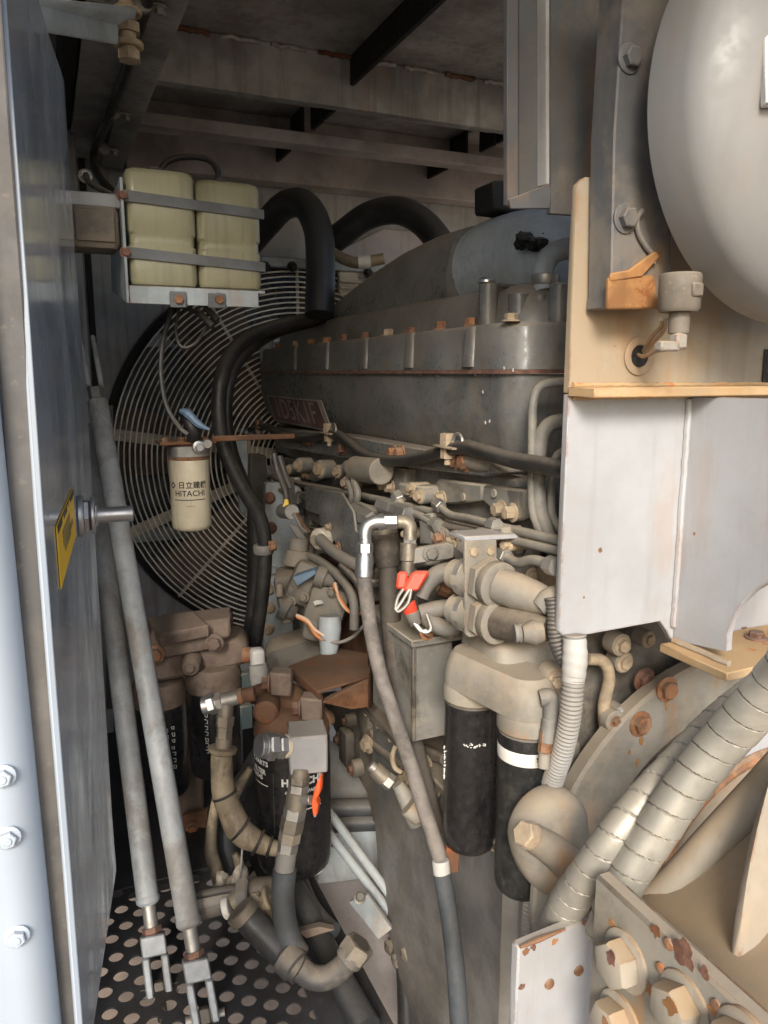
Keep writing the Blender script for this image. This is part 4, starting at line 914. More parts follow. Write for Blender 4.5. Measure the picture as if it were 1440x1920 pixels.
for pts, r, m, nm in ((((560, 930), (600, 945), (628, 968), (640, 1000)), .007, 'engine_dusty', 'injector_line'), (((590, 925), (650, 940), (690, 952), (720, 975)), .007, 'engine_dusty', 'injector_line'), (((745, 930), (760, 955), (790, 968), (820, 985)), .008, 'engine_dusty', 'injector_line'), (((820, 945), (845, 965), (880, 972), (930, 985)), .007, 'engine_dusty', 'injector_line'), (((690, 1000), (710, 1030), (712, 1060), (700, 1090)), .009, 'engine_dirty', 'injector_line'), (((600, 1040), (640, 1060), (672, 1100), (678, 1150)), .008, 'rust_box', 'injector_line'), (((870, 1030), (855, 1060), (850, 1100), (858, 1150)), .009, 'engine_dusty', 'injector_line'), (((940, 1040), (970, 1055), (1000, 1050), (1040, 1062)), .008, 'engine_dusty', 'injector_line')):
    b = MB(); b.tube([P(x, y, X=.655) for x, y in pts], r, 10); o_ = b.put(nm, m, en)
    for e_ in (0, -1):
        p0 = P(*pts[e_], X=.655); p1 = P(*pts[1 if e_ == 0 else -2], X=.655); b = MB(); d_ = (p1-p0).normalized(); b.hexa(p0-d_*.004, p0+d_*.018, r*1.75, random.random()); b.put('line_nut', 'zinc_dull', o_)
for poly, m in ((((690, 955), (720, 948), (726, 985), (700, 992)), 'engine_dusty'), (((770, 1028), (790, 1022), (800, 1060), (778, 1068)), 'engine_dusty'), (((745, 905), (790, 912), (792, 932), (750, 930)), 'engine_dusty'), (((836, 1010), (868, 1006), (868, 1030), (840, 1034)), 'cast_dusty'), (((575, 985), (600, 992), (600, 1030), (580, 1022)), 'engine_dirty'), (((660, 1085), (690, 1090), (690, 1130), (664, 1128)), 'engine_dirty'), (((800, 1100), (860, 1110), (860, 1170), (800, 1165)), 'engine_dirty')):
    b = MB(); b.prism([P(x, y, X=.664) for x, y in poly], (.05, 0, 0), .004); b.put('bracket_block', m, en)
    x = sum(q[0] for q in poly)/4; y = sum(q[1] for q in poly)/4; bolt(en, P(x, y, X=.6638), -AX, .010, .009, 'dusty_bolt')
# twin coolant hoses left of the gear case
for pts, r, lab in ((((620, 592, 2.25), (560, 603, 2.2), (500, 618, 2.12), (450, 645, 2.05), (420, 690, 2.0), (410, 760, 2.0), (420, 840, 2.02), (455, 915, 2.05), (487, 970, 2.08), (497, 1030, 2.1), (492, 1110, 2.12), (478, 1210, 2.15)), .0195, 'front thick black hose looping down beside the fan guard'),
                    (((600, 600, 2.3), (520, 622, 2.2), (462, 660, 2.12), (432, 710, 2.08), (425, 780, 2.08), (436, 850, 2.1), (465, 925, 2.13), (482, 985, 2.15), (482, 1060, 2.18), (474, 1130, 2.2), (463, 1215, 2.22)), .0165, 'rear thinner black hose following the front one beside the fan guard')):
    t = MB(); t.tube(PS(2, *pts), r, 16, 8); tag(t.put('coolant_hose', 'rubber'), lab, 'hose', 'twin coolant hoses')
hc = thing('hose_clip', 'rusty clip fixing the black hoses to the gear case', 'clip', P(500, 1025, D=2.05))
b = MB(); b.lathe(P(494, 1030, D=2.1)-AZ*.012, AZ, [(.026, 0), (.028, .003), (.028, .022), (.026, .025)], 18); b.put('band', 'wire_grey', hc)
b = MB(); b.prism(PS(2.06, (503, 1016), (518, 1013), (520, 1032), (506, 1034)), (.0, .008, 0), .002); b.put('ear', 'rust', hc); bolt(hc, P(511, 1024, D=2.055), -AY, .008, .008, 'rust_bolt')
# ================================================================ near side of the engine
# silver crimped hose running down
sh = thing('fuel_hose', 'speckled grey hose with bright crimped elbow running down past the filters', 'hose', P(840, 1650, D=1.24))
b = MB(); b.tube(PS(1.34, (684, 1020), (684, 1000), (690, 986), (704, 979), (722, 978)), L(13, 1.34), 16); b.put('elbow_tube', 'zinc', sh)
p0, p1 = PS(1.34, (684, 1036), (684, 1018)); b = MB(); b.hexa(p0, p1, L(16, 1.34), .2); b.put('crimp_nut', 'zinc', sh)
b = MB(); b.lathe(P(682, 1084, D=1.34), P(684, 1034, D=1.34)-P(682, 1084, D=1.34), [(L(14, 1.34), 0), (L(17.5, 1.34), .003), (L(17.5, 1.34), .030), (L(13, 1.34), .046)], 12); b.put('crimp_sleeve', 'zinc', sh)
b = MB(); b.tube(PS(1.34, (682, 1082), (687, 1120), (697, 1190), (715, 1270), (745, 1360), (775, 1450), (803, 1540), (822, 1600, 1.30), (828, 1625, 1.29)), [L(14, 1.34)]*5+[L(15, 1.34), L(15, 1.3), L(14, 1.28)], 18); b.put('braided_hose', 'hose_speckled', sh)
p0, p1 = PS(1.285, (826, 1612), (829, 1640)); b = MB(); b.lathe(p0, p1-p0, [(L(15, 1.28), 0), (L(16.5, 1.28), .002), (L(16.5, 1.28), (p1-p0).length), (L(14, 1.28), (p1-p0).length+.001)], 20); b.put('tape_band', 'white_tape', sh)
b = MB(); b.tube(PS(1.285, (828, 1636), (838, 1690), (848, 1760), (856, 1840), (864, 1960)), [L(17, 1.28), L(17, 1.27), L(18, 1.25), L(19, 1.22)], 18); b.put('lower_hose', 'hose_blue', sh)
# rusty bracket behind the tape
t = MB(); t.prism(PS(1.30, (836, 1590), (862, 1595), (860, 1636), (846, 1638), (838, 1615)), (.006, .012, 0), .001); tag(t.put('rust_tab', 'rust'), 'small rusty steel tab beside the taped hose', 'bracket')
# union and elbow that feed the hose
fe = thing('swivel_elbow', 'bronze coloured swivel elbow with hex nuts above the dark hose', 'fitting', P(760, 1000, D=1.36))
p0, p1 = PS(1.345, (718, 978), (745, 978)); b = MB(); b.hexa(p0, p1, L(14, 1.34), .1); b.put('swivel_nut', 'zinc', fe)
p0, p1 = PS(1.345, (710, 978), (719, 978)); b = MB(); b.cyl(p0, p1, L(16, 1.34)); b.put('collar', 'zinc', fe)
b = MB(); b.tube(PS(1.37, (744, 979), (758, 979), (768, 986), (769, 1000), (769, 1012)), L(13, 1.37), 14); b.put('elbow_body', 'brass_dirty', fe)
p0, p1 = PS(1.37, (769, 1006), (768, 1020)); b = MB(); b.hexa(p0, p1, L(13, 1.37), .4); b.put('swivel_nut', 'zinc_dull', fe)
p0, p1 = PS(1.37, (766, 1018), (765, 1052)); b = MB(); b.cyl(p0, p1, L(16, 1.37)); b.put('barrel', 'brass_dirty', fe)
p0, p1 = PS(1.37, (765, 1052), (764, 1080)); b = MB(); b.cyl(p0, p1, L(13, 1.37)); b.put('barrel', 'brass_dirty', fe)
b = MB(); b.prism(PS(1.36, (772, 1030), (838, 1018), (852, 1022), (852, 1046), (836, 1050), (774, 1058)), (.006, .012, 0), .002); b.put('strap_arm', 'engine_dusty', fe)
bolt(fe, P(808, 1038, D=1.355), V((-.25, -1, 0)), .010, .009, 'engine_dusty')
# dark hose behind
dh = thing('return_hose', 'thick dark brown hose with crimped end behind the speckled hose', 'hose', P(800, 1500, D=1.45))
b = MB(); b.tube(PS(1.46, (722, 1002), (724, 1030), (728, 1062)), [L(26, 1.46), L(27, 1.46), L(23, 1.46)], 16); b.put('end_sleeve', 'rubber_brown', dh)
b = MB(); b.cyl(*PS(1.46, (720, 992), (722, 1004)), L(25, 1.46)); b.put('crimp_ring', 'brass_dirty', dh)
b = MB(); b.tube(PS(1.46, (728, 1058), (730, 1120), (736, 1200), (750, 1290), (775, 1390), (800, 1480), (822, 1560)), [L(19, 1.46)]*4+[L(16, 1.46), L(15, 1.4)], 16); b.put('hose_body', 'rubber_brown', dh)
# red capped connectors
rc_ = thing('red_connectors', 'pair of red capped electrical connectors with grey leads', 'connector', P(770, 1150, D=1.30))
p0, p1 = PS(1.30, (790, 1070), (768, 1108)); b = MB(); b.obox((p0+p1)/2, p1-p0, RT, (p1-p0).cross(RT), (p1-p0).length, .030, .026, .005); b.put('red_cap', 'red_plastic', rc_)
p0, p1 = PS(1.31, (755, 1075), (752, 1100)); b = MB(); b.obox((p0+p1)/2, p1-p0, RT, (p1-p0).cross(RT), .03, .018, .02, .004); b.put('red_cap', 'red_plastic', rc_)
p0, p1 = PS(1.31, (763, 1132), (772, 1150)); b = MB(); b.cyl(p0, p1, .0155, .012, 14); b.put('red_cap', 'red_plastic', rc_)
p0, p1 = PS(1.31, (772, 1148), (780, 1172)); b = MB(); b.cyl(p0, p1, .014, .010, 14); b.put('plug_body', 'wire_grey', rc_)
for pts in (((768, 1104), (752, 1130), (742, 1142), (745, 1122), (756, 1104)), ((772, 1100), (765, 1130), (748, 1146), (740, 1140)), ((780, 1170), (795, 1185), (808, 1178), (800, 1150)), ((776, 1168), (788, 1182), (800, 1182))):
    b = MB(); b.tube(PS(1.29, *pts), .0032, 8); b.put('wire_loop', 'zinc_dull', rc_)
# coupling plate with two pipe couplings
cp = thing('coupling_plate', 'dusty upright plate with two large hex couplings and stub hoses', 'plate', P(905, 1200, Y=1.0))
YP = 1.00
b = MB(); b.prism([P(x, y, Y=YP) for x, y in ((872, 1012), (932, 1008), (934, 1120), (934, 1190), (880, 1196), (873, 1190))], (0, .008, 0), .002); b.put('plate_body', 'cast_dusty', cp)
b = MB(); b.prism([P(x, y, Y=YP-.001) for x, y in ((872, 1006), (985, 1000), (985, 1010), (872, 1016))], (0, .05, 0), .002); b.put('top_flange', 'plate', cp)
for px, py in ((888, 1034), (920, 1032)): bolt(cp, P(px, py, Y=YP-.0005), -AY, .008, .004, 'dusty_bolt', washer=False)
for py, ex, ey in ((1088, 1052, 1136), (1155, 1030, 1180)):
    p = P(912, py, Y=YP); e = P(ex, ey, Y=YP-.115); ax = (e-p).normalized(); ax = V((.12, -1, -.02)).normalized()
    h = MB(); h.lathe(p+ax*.001, ax, [(.040, 0), (.040, .012), (.037, .014)], 6, True, .4); h.put('hex_nut', 'cast_dusty', cp)
    h = MB(); h.lathe(p+ax*.0145, ax, [(.033, 0), (.036, .004), (.036, .018), (.031, .021)], 28); h.put('coupling_rim', 'cast_dusty', cp)
    s0 = p+ax*.030
    h = MB(); h.tube([s0, s0+(e-s0)*.3, s0+(e-s0)*.62, e], [.0275, .028, .024, .017], 20); h.put('stub_hose', 'cast_dusty' if py < 1100 else 'rubber_brown', cp)
    # parts behind the plate
    h = MB(); h.lathe(p+V((-.012, .0085, 0)), V((-.3, 1, 0)), [(.030, 0), (.030, .03), (.024, .034), (.024, .05)], 24); h.put('back_coupling', 'cast_dusty', cp)
    clamp_band(cp, p+V((-.016, .03, 0)), V((-.3, 1, 0)), .0305, .014)
for pts in (((872, 1078), (850, 1072), (820, 1078), (800, 1098), (790, 1120)), ((872, 1148), (850, 1140), (820, 1142), (788, 1150)), ((870, 1168), (840, 1178), (812, 1168), (798, 1152))):
    h = MB(); h.tube([P(x, y, D=1.33+.0*k) for k, (x, y) in enumerate(pts)], [.018, .018, .0165, .014, .012] if len(pts) > 4 else .015, 14); h.put('branch_hose', 'wire_grey', cp)
# bracket sheet right of the coupling plate
bs = thing('notched_bracket', 'notched grey bracket sheet between coupling plate and bulkhead', 'bracket', P(1000, 1120, Y=1.06))
b = MB(); b.prism([P(x, y, Y=1.05) for x, y in ((935, 1012), (955, 1012), (960, 1040), (985, 1040), (985, 1012), (1010, 1012), (1015, 1045), (1035, 1055), (1038, 1012), (1075, 1015), (1075, 1130), (1000, 1110), (960, 1085), (937, 1062))], (0, .008, 0), .001); b.put('sheet', 'engine_dusty', bs)
bolt(bs, P(998, 1080, Y=1.049), -AY, .010, .006, 'dusty_bolt')
b = MB(); b.prism([P(x, y, Y=1.02) for x, y in ((1015, 1055), (1060, 1080), (1062, 1110), (1020, 1100))], (0, .02, 0), .004); b.put('rust_foot', 'dusty_bolt', bs)
# bolts between
bx_ = thing('rusty_union', 'rust brown hex union between the two branch hoses', 'fitting', P(850, 1105, D=1.38))
b = MB(); b.hexa(*PS(1.38, (826, 1098), (846, 1106)), .016, .2); b.put('hex', 'rust', bx_)
b = MB(); b.cyl(*PS(1.38, (844, 1105), (872, 1118)), .011); b.put('stem', 'rust', bx_)
b = MB(); b.cyl(*PS(1.39, (806, 1092), (828, 1100)), .012); b.put('stem', 'dusty_bolt', bx_)
# bent end hoses + conduits
h = thing('corrugated_conduit', 'thick pale corrugated conduit hanging in front of the oil filters', 'conduit', P(1050, 1480, D=1.08))
def corr(pitch, dep=.07): return lambda s, a: 1+dep*math.sin(2*math.pi*s/pitch)
b = MB(); b.tube(PS(1.08, (1078, 1190), (1079, 1230), (1074, 1290), (1068, 1350, 1.09), (1055, 1410, 1.11), (1038, 1460, 1.14), (1022, 1510, 1.18), (1010, 1570, 1.2), (1000, 1640, 1.2), (990, 1740, 1.2), (980, 1860, 1.2)), [L(20, 1.08)]*5+[L(18, 1.1), L(16, 1.12), L(15, 1.13), L(14, 1.15)], 18, 8, step=.0016, rfun=corr(.0062)); b.put('sleeve', 'conduit', h)
b = MB(); b.tube(PS(1.08, (1077, 1196), (1078, 1230), (1075, 1278)), [L(22, 1.08), L(24, 1.08), L(21.5, 1.08)], 18, step=.004, rfun=lambda s, a: 1+.03*math.sin(s*420+a)); b.put('tape_wrap', 'white_tape', h)
h2 = thing('corrugated_conduit', 'thin dark corrugated conduit beside the coupling hoses', 'conduit', P(1045, 1180, D=1.10))
b = MB(); b.tube(PS(1.10, (1035, 1120), (1040, 1150), (1040, 1180), (1045, 1210), (1056, 1236), (1068, 1250)), L(14, 1.1), 14, 8, step=.0016, rfun=corr(.006)); b.put('sleeve', 'conduit_dark', h2)
b = MB(); b.tube(PS(1.12, (1010, 1140), (1025, 1128), (1042, 1124), (1056, 1130)), [.013, .018, .021, .018], 14); b.put('end_elbow', 'engine_dusty', h2)
h3 = thing('corrugated_conduit', 'short grey corrugated conduit joining the lower stub hose', 'conduit', P(1030, 1180, D=1.13))
b = MB(); b.tube(PS(1.13, (965, 1188), (1000, 1184), (1035, 1178), (1062, 1172), (1085, 1160)), [.013, .017, .016, .015, .015], 14, 8, step=.0016, rfun=corr(.0065)); b.put('sleeve', 'conduit', h3)
b = MB(); b.tube(PS(1.115, (980, 1188), (1000, 1186), (1018, 1184)), [.012, .019, .015], 12, rfun=lambda s, a: 1+.05*math.sin(9*a)); b.put('tape_wrap', 'cast_dusty', h3)

# grey upright box
gb = thing('cooler_box', 'upright grey rectangular oil cooler box left of the black oil filters', 'box', P(800, 1400, D=1.42))
b = MB(); q = [P(x, y, Y=1.17) for x, y in ((775, 1195), (832, 1212), (833, 1396), (778, 1372))]
x0, x1 = q[0].x, q[1].x; b.rloft([(P(800, 1385, Y=1.17).z, x0, x1+.02, 1.17, 1.36, .006), (P(800, 1200, Y=1.17).z, x0, x1+.02, 1.17, 1.36, .006)]); b.put('box_body', 'engine_dusty', gb)
b = MB(); b.box((x0-.01, 1.155, P(800, 1205, Y=1.17).z), (x1+.03, 1.38, P(800, 1192, Y=1.17).z), .002); b.put('box_flange', 'engine_dusty', gb)
b = MB(); b.box((x0-.004, 1.163, P(800, 1382, Y=1.17).z), (x0+.003, 1.169, P(800, 1208, Y=1.17).z), .001); b.put('seam', 'engine_dirty', gb)
bolt(gb, P(800, 1186, Y=1.16), V((0, -1, .4)), .010, .009, 'rust_bolt'); bolt(gb, P(845, 1182, Y=1.15), V((0, -1, .4)), .010, .009, 'dusty_bolt')
# oil filters and head
oh = thing('filter_casting', 'dusty cast oil filter head above the two black canisters', 'filter head', P(930, 1340, D=1.27))
C1, C2 = P(882, 1450, D=1.30), P(984, 1500, D=1.20); r1, r2 = L(50, 1.30), L(53, 1.2)
cans = []
for C_, r_, yt, yb, D_, lab, m in ((C1, r1, 1297, 1598, 1.30, 'rear black spin-on oil filter with scuffed paint under the cast head', 'black_can'), (C2, r2, 1352, 1685, 1.20, 'front black spin-on oil filter with a white band', 'black_can_dusty')):
    zt, zb = P(CX, yt, D=1).z, 0
    zt = P(880 if D_ > 1.25 else 984, yt, D=D_).z; zb = P(880 if D_ > 1.25 else 984, yb, D=D_).z
    t = thing('oil_filter', lab, 'filter', (C_.x, C_.y, zb), 'oil filters'); H = zt-zb
    b = MB(); b.lathe((C_.x, C_.y, zb), AZ, [(r_*.55, .002), (r_*.60, 0), (r_*.82, .001), (r_*.93, .006), (r_*.985, .014), (r_, .022), (r_, H-.012), (r_*1.015, H-.009), (r_*1.015, H-.003), (r_*.95, H)], 48); k = b.put('canister', m, t)
    cans.append((t, k, C_, r_, zt, zb))
    b = MB(); b.lathe((C_.x, C_.y, zt+.0005), AZ, [(r_*1.0, 0), (r_*1.07, .003), (r_*1.08, .020), (r_*1.02, .032), (r_*.95, .036)], 40); b.put('neck_ring', 'cast_dusty', oh)
t, k, C_, r_, zt, zb = cans[1]
zz = P(984, 1418, D=1.2-r2).z
b = MB(); b.lathe((C_.x, C_.y, zz-.011), AZ, [(r_+.0006, 0), (r_+.0009, .001), (r_+.0009, .020), (r_+.0006, .021)], 48, False); b.put('white_band', 'white_band', k)
for i in range(7):
    a = face_to_eye(C_)+.45+random.uniform(-.2, .2); b = MB(); p = V((C_.x+(r_+.001)*math.cos(a), C_.y+(r_+.001)*math.sin(a), zz+random.uniform(-.005, .005))); b.ball(p, .0014, 1, 1, 1.4, 6); b.put('band_speck', 'ink_black', k)
# scratched print on rear can
t, k, C_, r_, zt, zb = cans[0]
a0 = face_to_eye(C_)
for i in range(26):
    b = MB(); a = a0-1.28+random.gauss(0, .05); z = zb+(zt-zb)*random.uniform(.45, .68); p = V((C_.x+(r_+.0003)*math.cos(a), C_.y+(r_+.0003)*math.sin(a), z)); b.ball(p, .0012, 1, 1, random.uniform(.8, 2.2), 6, .3); b.put('paint_fleck', 'ink_white', k)
for i in range(30):
    b = MB(); a = a0+random.uniform(-.35, .55); z = zb+(zt-zb)*(.765+random.gauss(0, .008)); p = V((C_.x+(r_+.0002)*math.cos(a), C_.y+(r_+.0002)*math.sin(a), z)); b.ball(p, .0012, 1.2, 1.2, .6, 6, .3); b.put('paint_fleck', 'white_band', k)
# head casting: smooth lump over both necks
zc1, zc2 = cans[0][4]+.033, cans[1][4]+.033
rings = []
zs = zc1+.004
for f_, zz_ in ((0, 0), (.15, .016), (.45, .035), (.8, .050), (1.0, .056)):
    ring = []
    for kk in range(40):
        a = 2*math.pi*kk/40; dirv = V((math.cos(a), math.sin(a), 0))
        axis = (C2-C1); axis.z = 0; axd = axis.normalized(); mid = (C1+C2)/2; mid.z = 0
        half = axis.length/2*(1-.05*f_); rad = (r1*1.04)*(1-.30*f_**2)
        s_ = 1 if dirv.dot(axd) > 0 else -1
        base = (zc1-.004 if s_ < 0 else zc2-.004); 
        z_ = base+zz_ + (0 if s_ < 0 else (zc1-zc2)*f_*.75)
        pt = mid+axd*half*s_+dirv*rad; ring.append(V((pt.x, pt.y, z_)))
    rings.append(ring)
b = MB(); b.loft(rings); b.put('head_casting', 'cast_dusty', oh)
b = MB(); c_ = (C1+C2)/2; b.box((c_.x-.01, c_.y-.02, zc1+.01), (.76, c_.y+.12, zc1+.08), .02, seg=3); b.put('head_arm', 'cast_dusty', oh)
p = P(1042, 1278, D=1.15); b = MB(); b.lathe(p+V((.01, .03, 0)), V((-.25, -1, 0)), [(.022, 0), (.022, .028), (.019, .032)], 20); b.put('head_ear', 'cast_dusty', oh); bolt(oh, p+V((.01, .03, 0))+V((-.25, -1, 0)).normalized()*.031, V((-.25, -1, 0)), .010, .006, 'dusty_bolt')
# drain elbow of the head
de = thing('drain_elbow', 'small grey plug elbow with rusty end beside the front oil filter', 'fitting', P(1025, 1420, D=1.12))
b = MB(); b.tube(PS(1.12, (1012, 1310), (1026, 1308), (1033, 1318), (1032, 1350)), [.012, .014, .0125, .0105], 14); b.put('elbow_body', 'wire_grey', de)
b = MB(); b.cyl(*PS(1.12, (1031, 1348), (1026, 1392)), .0115, n=14); b.put('stem', 'wire_grey', de)
b = MB(); b.hexa(*PS(1.12, (1026, 1370), (1021, 1415)), .0105, .2); b.put('rusty_end', 'rust_bolt', de)
b = MB(); b.cyl(*PS(1.11, (1021, 1412), (1019, 1440)), .0085, n=12); b.put('clear_cap', 'cast_dusty', de)

# dipstick, senders and pipes on the skirt
ds = thing('oil_sender', 'small plated oil pressure sender with bent wire low on the block', 'sender', P(715, 1455, D=1.5))
b = MB(); b.cyl(*PS(1.5, (700, 1440), (722, 1460)), .017, n=18); b.put('sender_body', 'brass_dirty', ds)
b = MB(); b.hexa(*PS(1.5, (720, 1458), (735, 1470)), .016, .2); b.put('sender_nut', 'zinc_dull', ds)
b = MB(); b.tube(PS(1.5, (742, 1398), (736, 1418), (740, 1438), (752, 1448)), .005, 8); b.put('wire', 'tan_hose', ds)
b = MB(); b.cyl(*PS(1.49, (694, 1434), (703, 1442)), .011, n=12); b.put('cap', 'zinc_dull', ds)
dt = thing('pipe_stub', 'dusty dropped pipe stub low on the crankcase', 'pipe', P(765, 1520, D=1.45))
b = MB(); b.tube(PS(1.46, (745, 1470), (758, 1490), (772, 1520), (782, 1545)), [.012, .016, .019, .017], 12); b.put('stub', 'engine_dusty', dt)
b = MB(); b.cyl(*PS(1.43, (766, 1510), (790, 1530)), .021, n=16); b.put('collar', 'cast_dusty', dt)
for k, (px, py, r) in enumerate(((620, 1345, .014), (690, 1395, .016), (757, 1460, .013), (800, 1430, .012), (815, 1480, .012))):
    p = P(px, py, X=.655); bolt(en, p, V((-1, -.2, 0)), r, .012, 'dusty_bolt')
for a_, c_ in (((700, 1345), (780, 1400)), ((735, 1380), (835, 1425)), ((700, 1395), (760, 1440))):
    b = MB(); b.cyl(P(*a_, X=.668), P(*c_, X=.668), .012, n=10); b.put('oil_line', 'engine_dirty', en)
for px, py, sz in ((690, 1365, (.03, .06, .10)), (735, 1420, (.03, .07, .09)), (780, 1455, (.03, .05, .08)), (650, 1400, (.03, .06, .10)), (812, 1450, (.02, .05, .10))):
    p = P(px, py, X=.69); b = MB(); b.box(p-V(sz)/2, p+V(sz)/2, .01, seg=2); b.put('cast_pad', 'engine_dirty', en)

# ================================================================ flywheel housing and pump, lower right
FWC = V((1.13, 0, .28)); FWY = .98
fh = thing('flywheel_housing', 'big round dusty flywheel housing with rusty bolts, lower right', 'housing', (1.13, .98, -.2))
b = MB(); b.lathe((FWC.x, 1.115, FWC.z), -AY, [(.345, 0), (.345, .095), (.35, .10), (.405, .103), (.410, .106), (.410, .130), (.404, .136), (.30, .136), (.295, .12), (.295, .02)], 96); b.put('housing_ring', 'cast_dusty', fh)
for px, py, m in ((1250, 1292, 'rust_bolt'), (1200, 1357, 'rust_bolt'), (1310, 1545, 'rust_bolt_dark'), (1208, 1275, 'rust_bolt_dark'), (1432, 1372, 'rust_bolt_dark')):
    p = P(px, py, Y=FWY-.001) if px != 1208 else P(px, py, Y=1.02)
    if py > 1500: p = P(px, py, Y=.90)
    if px > 1400: p = P(px, py, Y=.90)
    bolt(fh, p, -AY, .0165, .010, m)
# lobe with plug at the housing's left foot
rings = []
c_ = P(1040, 1572, Y=.825)
for f_, y_ in ((.90, .872), (1.0, .862), (1.0, .845), (.95, .832), (.80, .822), (.50, .815), (.2, .812)):
    rings.append([V((c_.x+.006+(.062*f_)*math.cos(a)+.03*max(0, -math.sin(a))*(1 if math.cos(a) > 0 else .55), y_, c_.z+(.064*f_)*math.sin(a)*(1.0 if math.sin(a) > 0 else 1.7))) for a in [2*math.pi*k/40 for k in range(40)]])
b = MB(); b.loft(rings); b.put('starter_lobe', 'cast_dusty', fh, angle=60)
b = MB(); b.tube([P(1085, 1640, Y=.83), P(1045, 1600, Y=.815), P(993, 1567, Y=.805)], [.030, .024, .019], 18); b.put('lobe_rib', 'cast_dusty', fh)
p = P(993, 1567, Y=.805); ax = (P(965, 1556, Y=.80)-p).normalized(); b = MB(); b.hexa(p, p+ax*.017, .018, .2); b.put('lobe_plug', 'dusty_bolt', fh)
b = MB(); b.prism([P(x, y, Y=.84) for x, y in ((1005, 1640), (1080, 1660), (1040, 1760), (1004, 1800), (1000, 1720))], (0, .015, 0), .004); b.put('lobe_web', 'cast_dusty', fh)
# castings between bulkhead and housing
eg = thing('end_castings', 'dusty lumpy castings with bolts between bulkhead plate and flywheel housing', 'casting', P(1140, 1350, Y=1.08))
for poly, d in ((((1090, 1190), (1240, 1160), (1290, 1210), (1200, 1290), (1120, 1260)), .0), (((1095, 1230), (1150, 1240), (1185, 1330), (1150, 1420), (1090, 1440)), .015), (((1120, 1280), (1230, 1250), (1190, 1380), (1130, 1420)), .03)):
    b = MB(); b.prism([P(x, y, Y=1.085+d) for x, y in poly], (0, .06, 0), .015); b.put('casting', 'engine_dirty', eg)
for (px, py, r) in ((1150, 1232, .020), (1195, 1190, .016), (1145, 1330, .018)):
    p = P(px, py, Y=1.04); b = MB(); b.cyl(p, p-AY*.03, r, n=18); b.put('boss', 'cast_dusty', eg); bolt(eg, p-AY*.03, -AY, r*.6, .006, 'dusty_bolt')
p = P(1145, 1200, Y=1.02); b = MB(); b.cyl(p, p-AY*.03, .02, n=18); b.put('boss', 'cast_dusty', eg); bolt(eg, p-AY*.03, -AY, .012, .008, 'dusty_bolt')
b = MB(); b.tube([P(x, y, Y=1.015) for x, y in ((1100, 1235), (1130, 1240), (1142, 1270), (1132, 1330), (1140, 1400), (1150, 1430))], .011, 10); b.put('flange_edge', 'dusty_bolt', eg)
b = MB(); b.tube([P(x, y, Y=1.0) for x, y in ((1162, 1330), (1168, 1345), (1168, 1365))], .006, 8); b.put('drip_pipe', 'white_tape', eg)
p = P(1140, 1345, Y=1.01); b = MB(); b.cyl(p, p-AY*.02, .020, n=18); b.put('boss', 'cast_dusty', eg); bolt(eg, p-AY*.02, -AY, .008, .006, 'rust_bolt')
t = MB(); t.prism([P(x, y, Y=1.05) for x, y in ((1058, 1400), (1090, 1390), (1095, 1480), (1060, 1480))], (0, .03, 0), .006); t.put('casting', 'cast_dusty', eg)

# bell flange (pale disc segment) and pump cone
pm = thing('hydraulic_pump', 'dusty cast hydraulic pump housing with ribs and a square flange, lower right', 'pump', (1.1, .75, -.1))
b = MB(); b.lathe((FWC.x, .905, FWC.z), -AY, [(.335, 0), (.335, .018), (.33, .022)], 64); b.put('adapter_disc', 'plate', pm)
b = MB(); b.lathe((FWC.x, .882, FWC.z), -AY, [(.250, 0), (.240, .04), (.20, .14), (.17, .25)], 48); b.put('cone', 'cast_dusty', pm)
b = MB(); b.tube([V((FWC.x+.262*math.cos(R(a)), .880, FWC.z+.262*math.sin(R(a)))) for a in range(80, 200, 5)], .011, 8, smooth=False); b.put('rust_bead', 'rust_bolt', pm)

# spiral wrapped hoses
def wrap(pitch, dep=.045):
    def f(s, a):
        x = (s/pitch-a/(2*math.pi)) % 1.0
        return 1+dep*(x-.5)*.9-(.13 if x > .945 else 0)
    return f
t = MB(); t.tube(PS(.88, (1500, 1230, .80), (1440, 1300, .84), (1360, 1385, .88), (1290, 1470, .90), (1230, 1560, .91), (1180, 1640, .92), (1150, 1700, .93), (1130, 1760, .94)), [L(44, .88), L(44, .88), L(42, .9), L(40, .9), L(37, .91), L(34, .92)], 40, 10, step=.0011, rfun=wrap(.030)); tag(t.put('spiral_hose', 'spiral'), 'thick upper hose in spiral plastic wrap crossing the flywheel housing', 'hose', 'spiral wrapped hoses')
t = MB(); t.tube(PS(.95, (1420, 1290, 1.0), (1345, 1352, .98), (1275, 1425, .965), (1205, 1500, .945), (1150, 1570, .94), (1098, 1645, .965), (1060, 1705, 1.01), (1042, 1765, 1.06), (1036, 1850, 1.10)), [L(30, .95), L(31, .96), L(33, .97), L(37, 1.0), L(39, 1.03)], 40, 10, step=.0011, rfun=wrap(.028)); tag(t.put('spiral_hose', 'spiral'), 'lower hose in spiral plastic wrap ending in shadow beside the bracket', 'hose', 'spiral wrapped hoses')

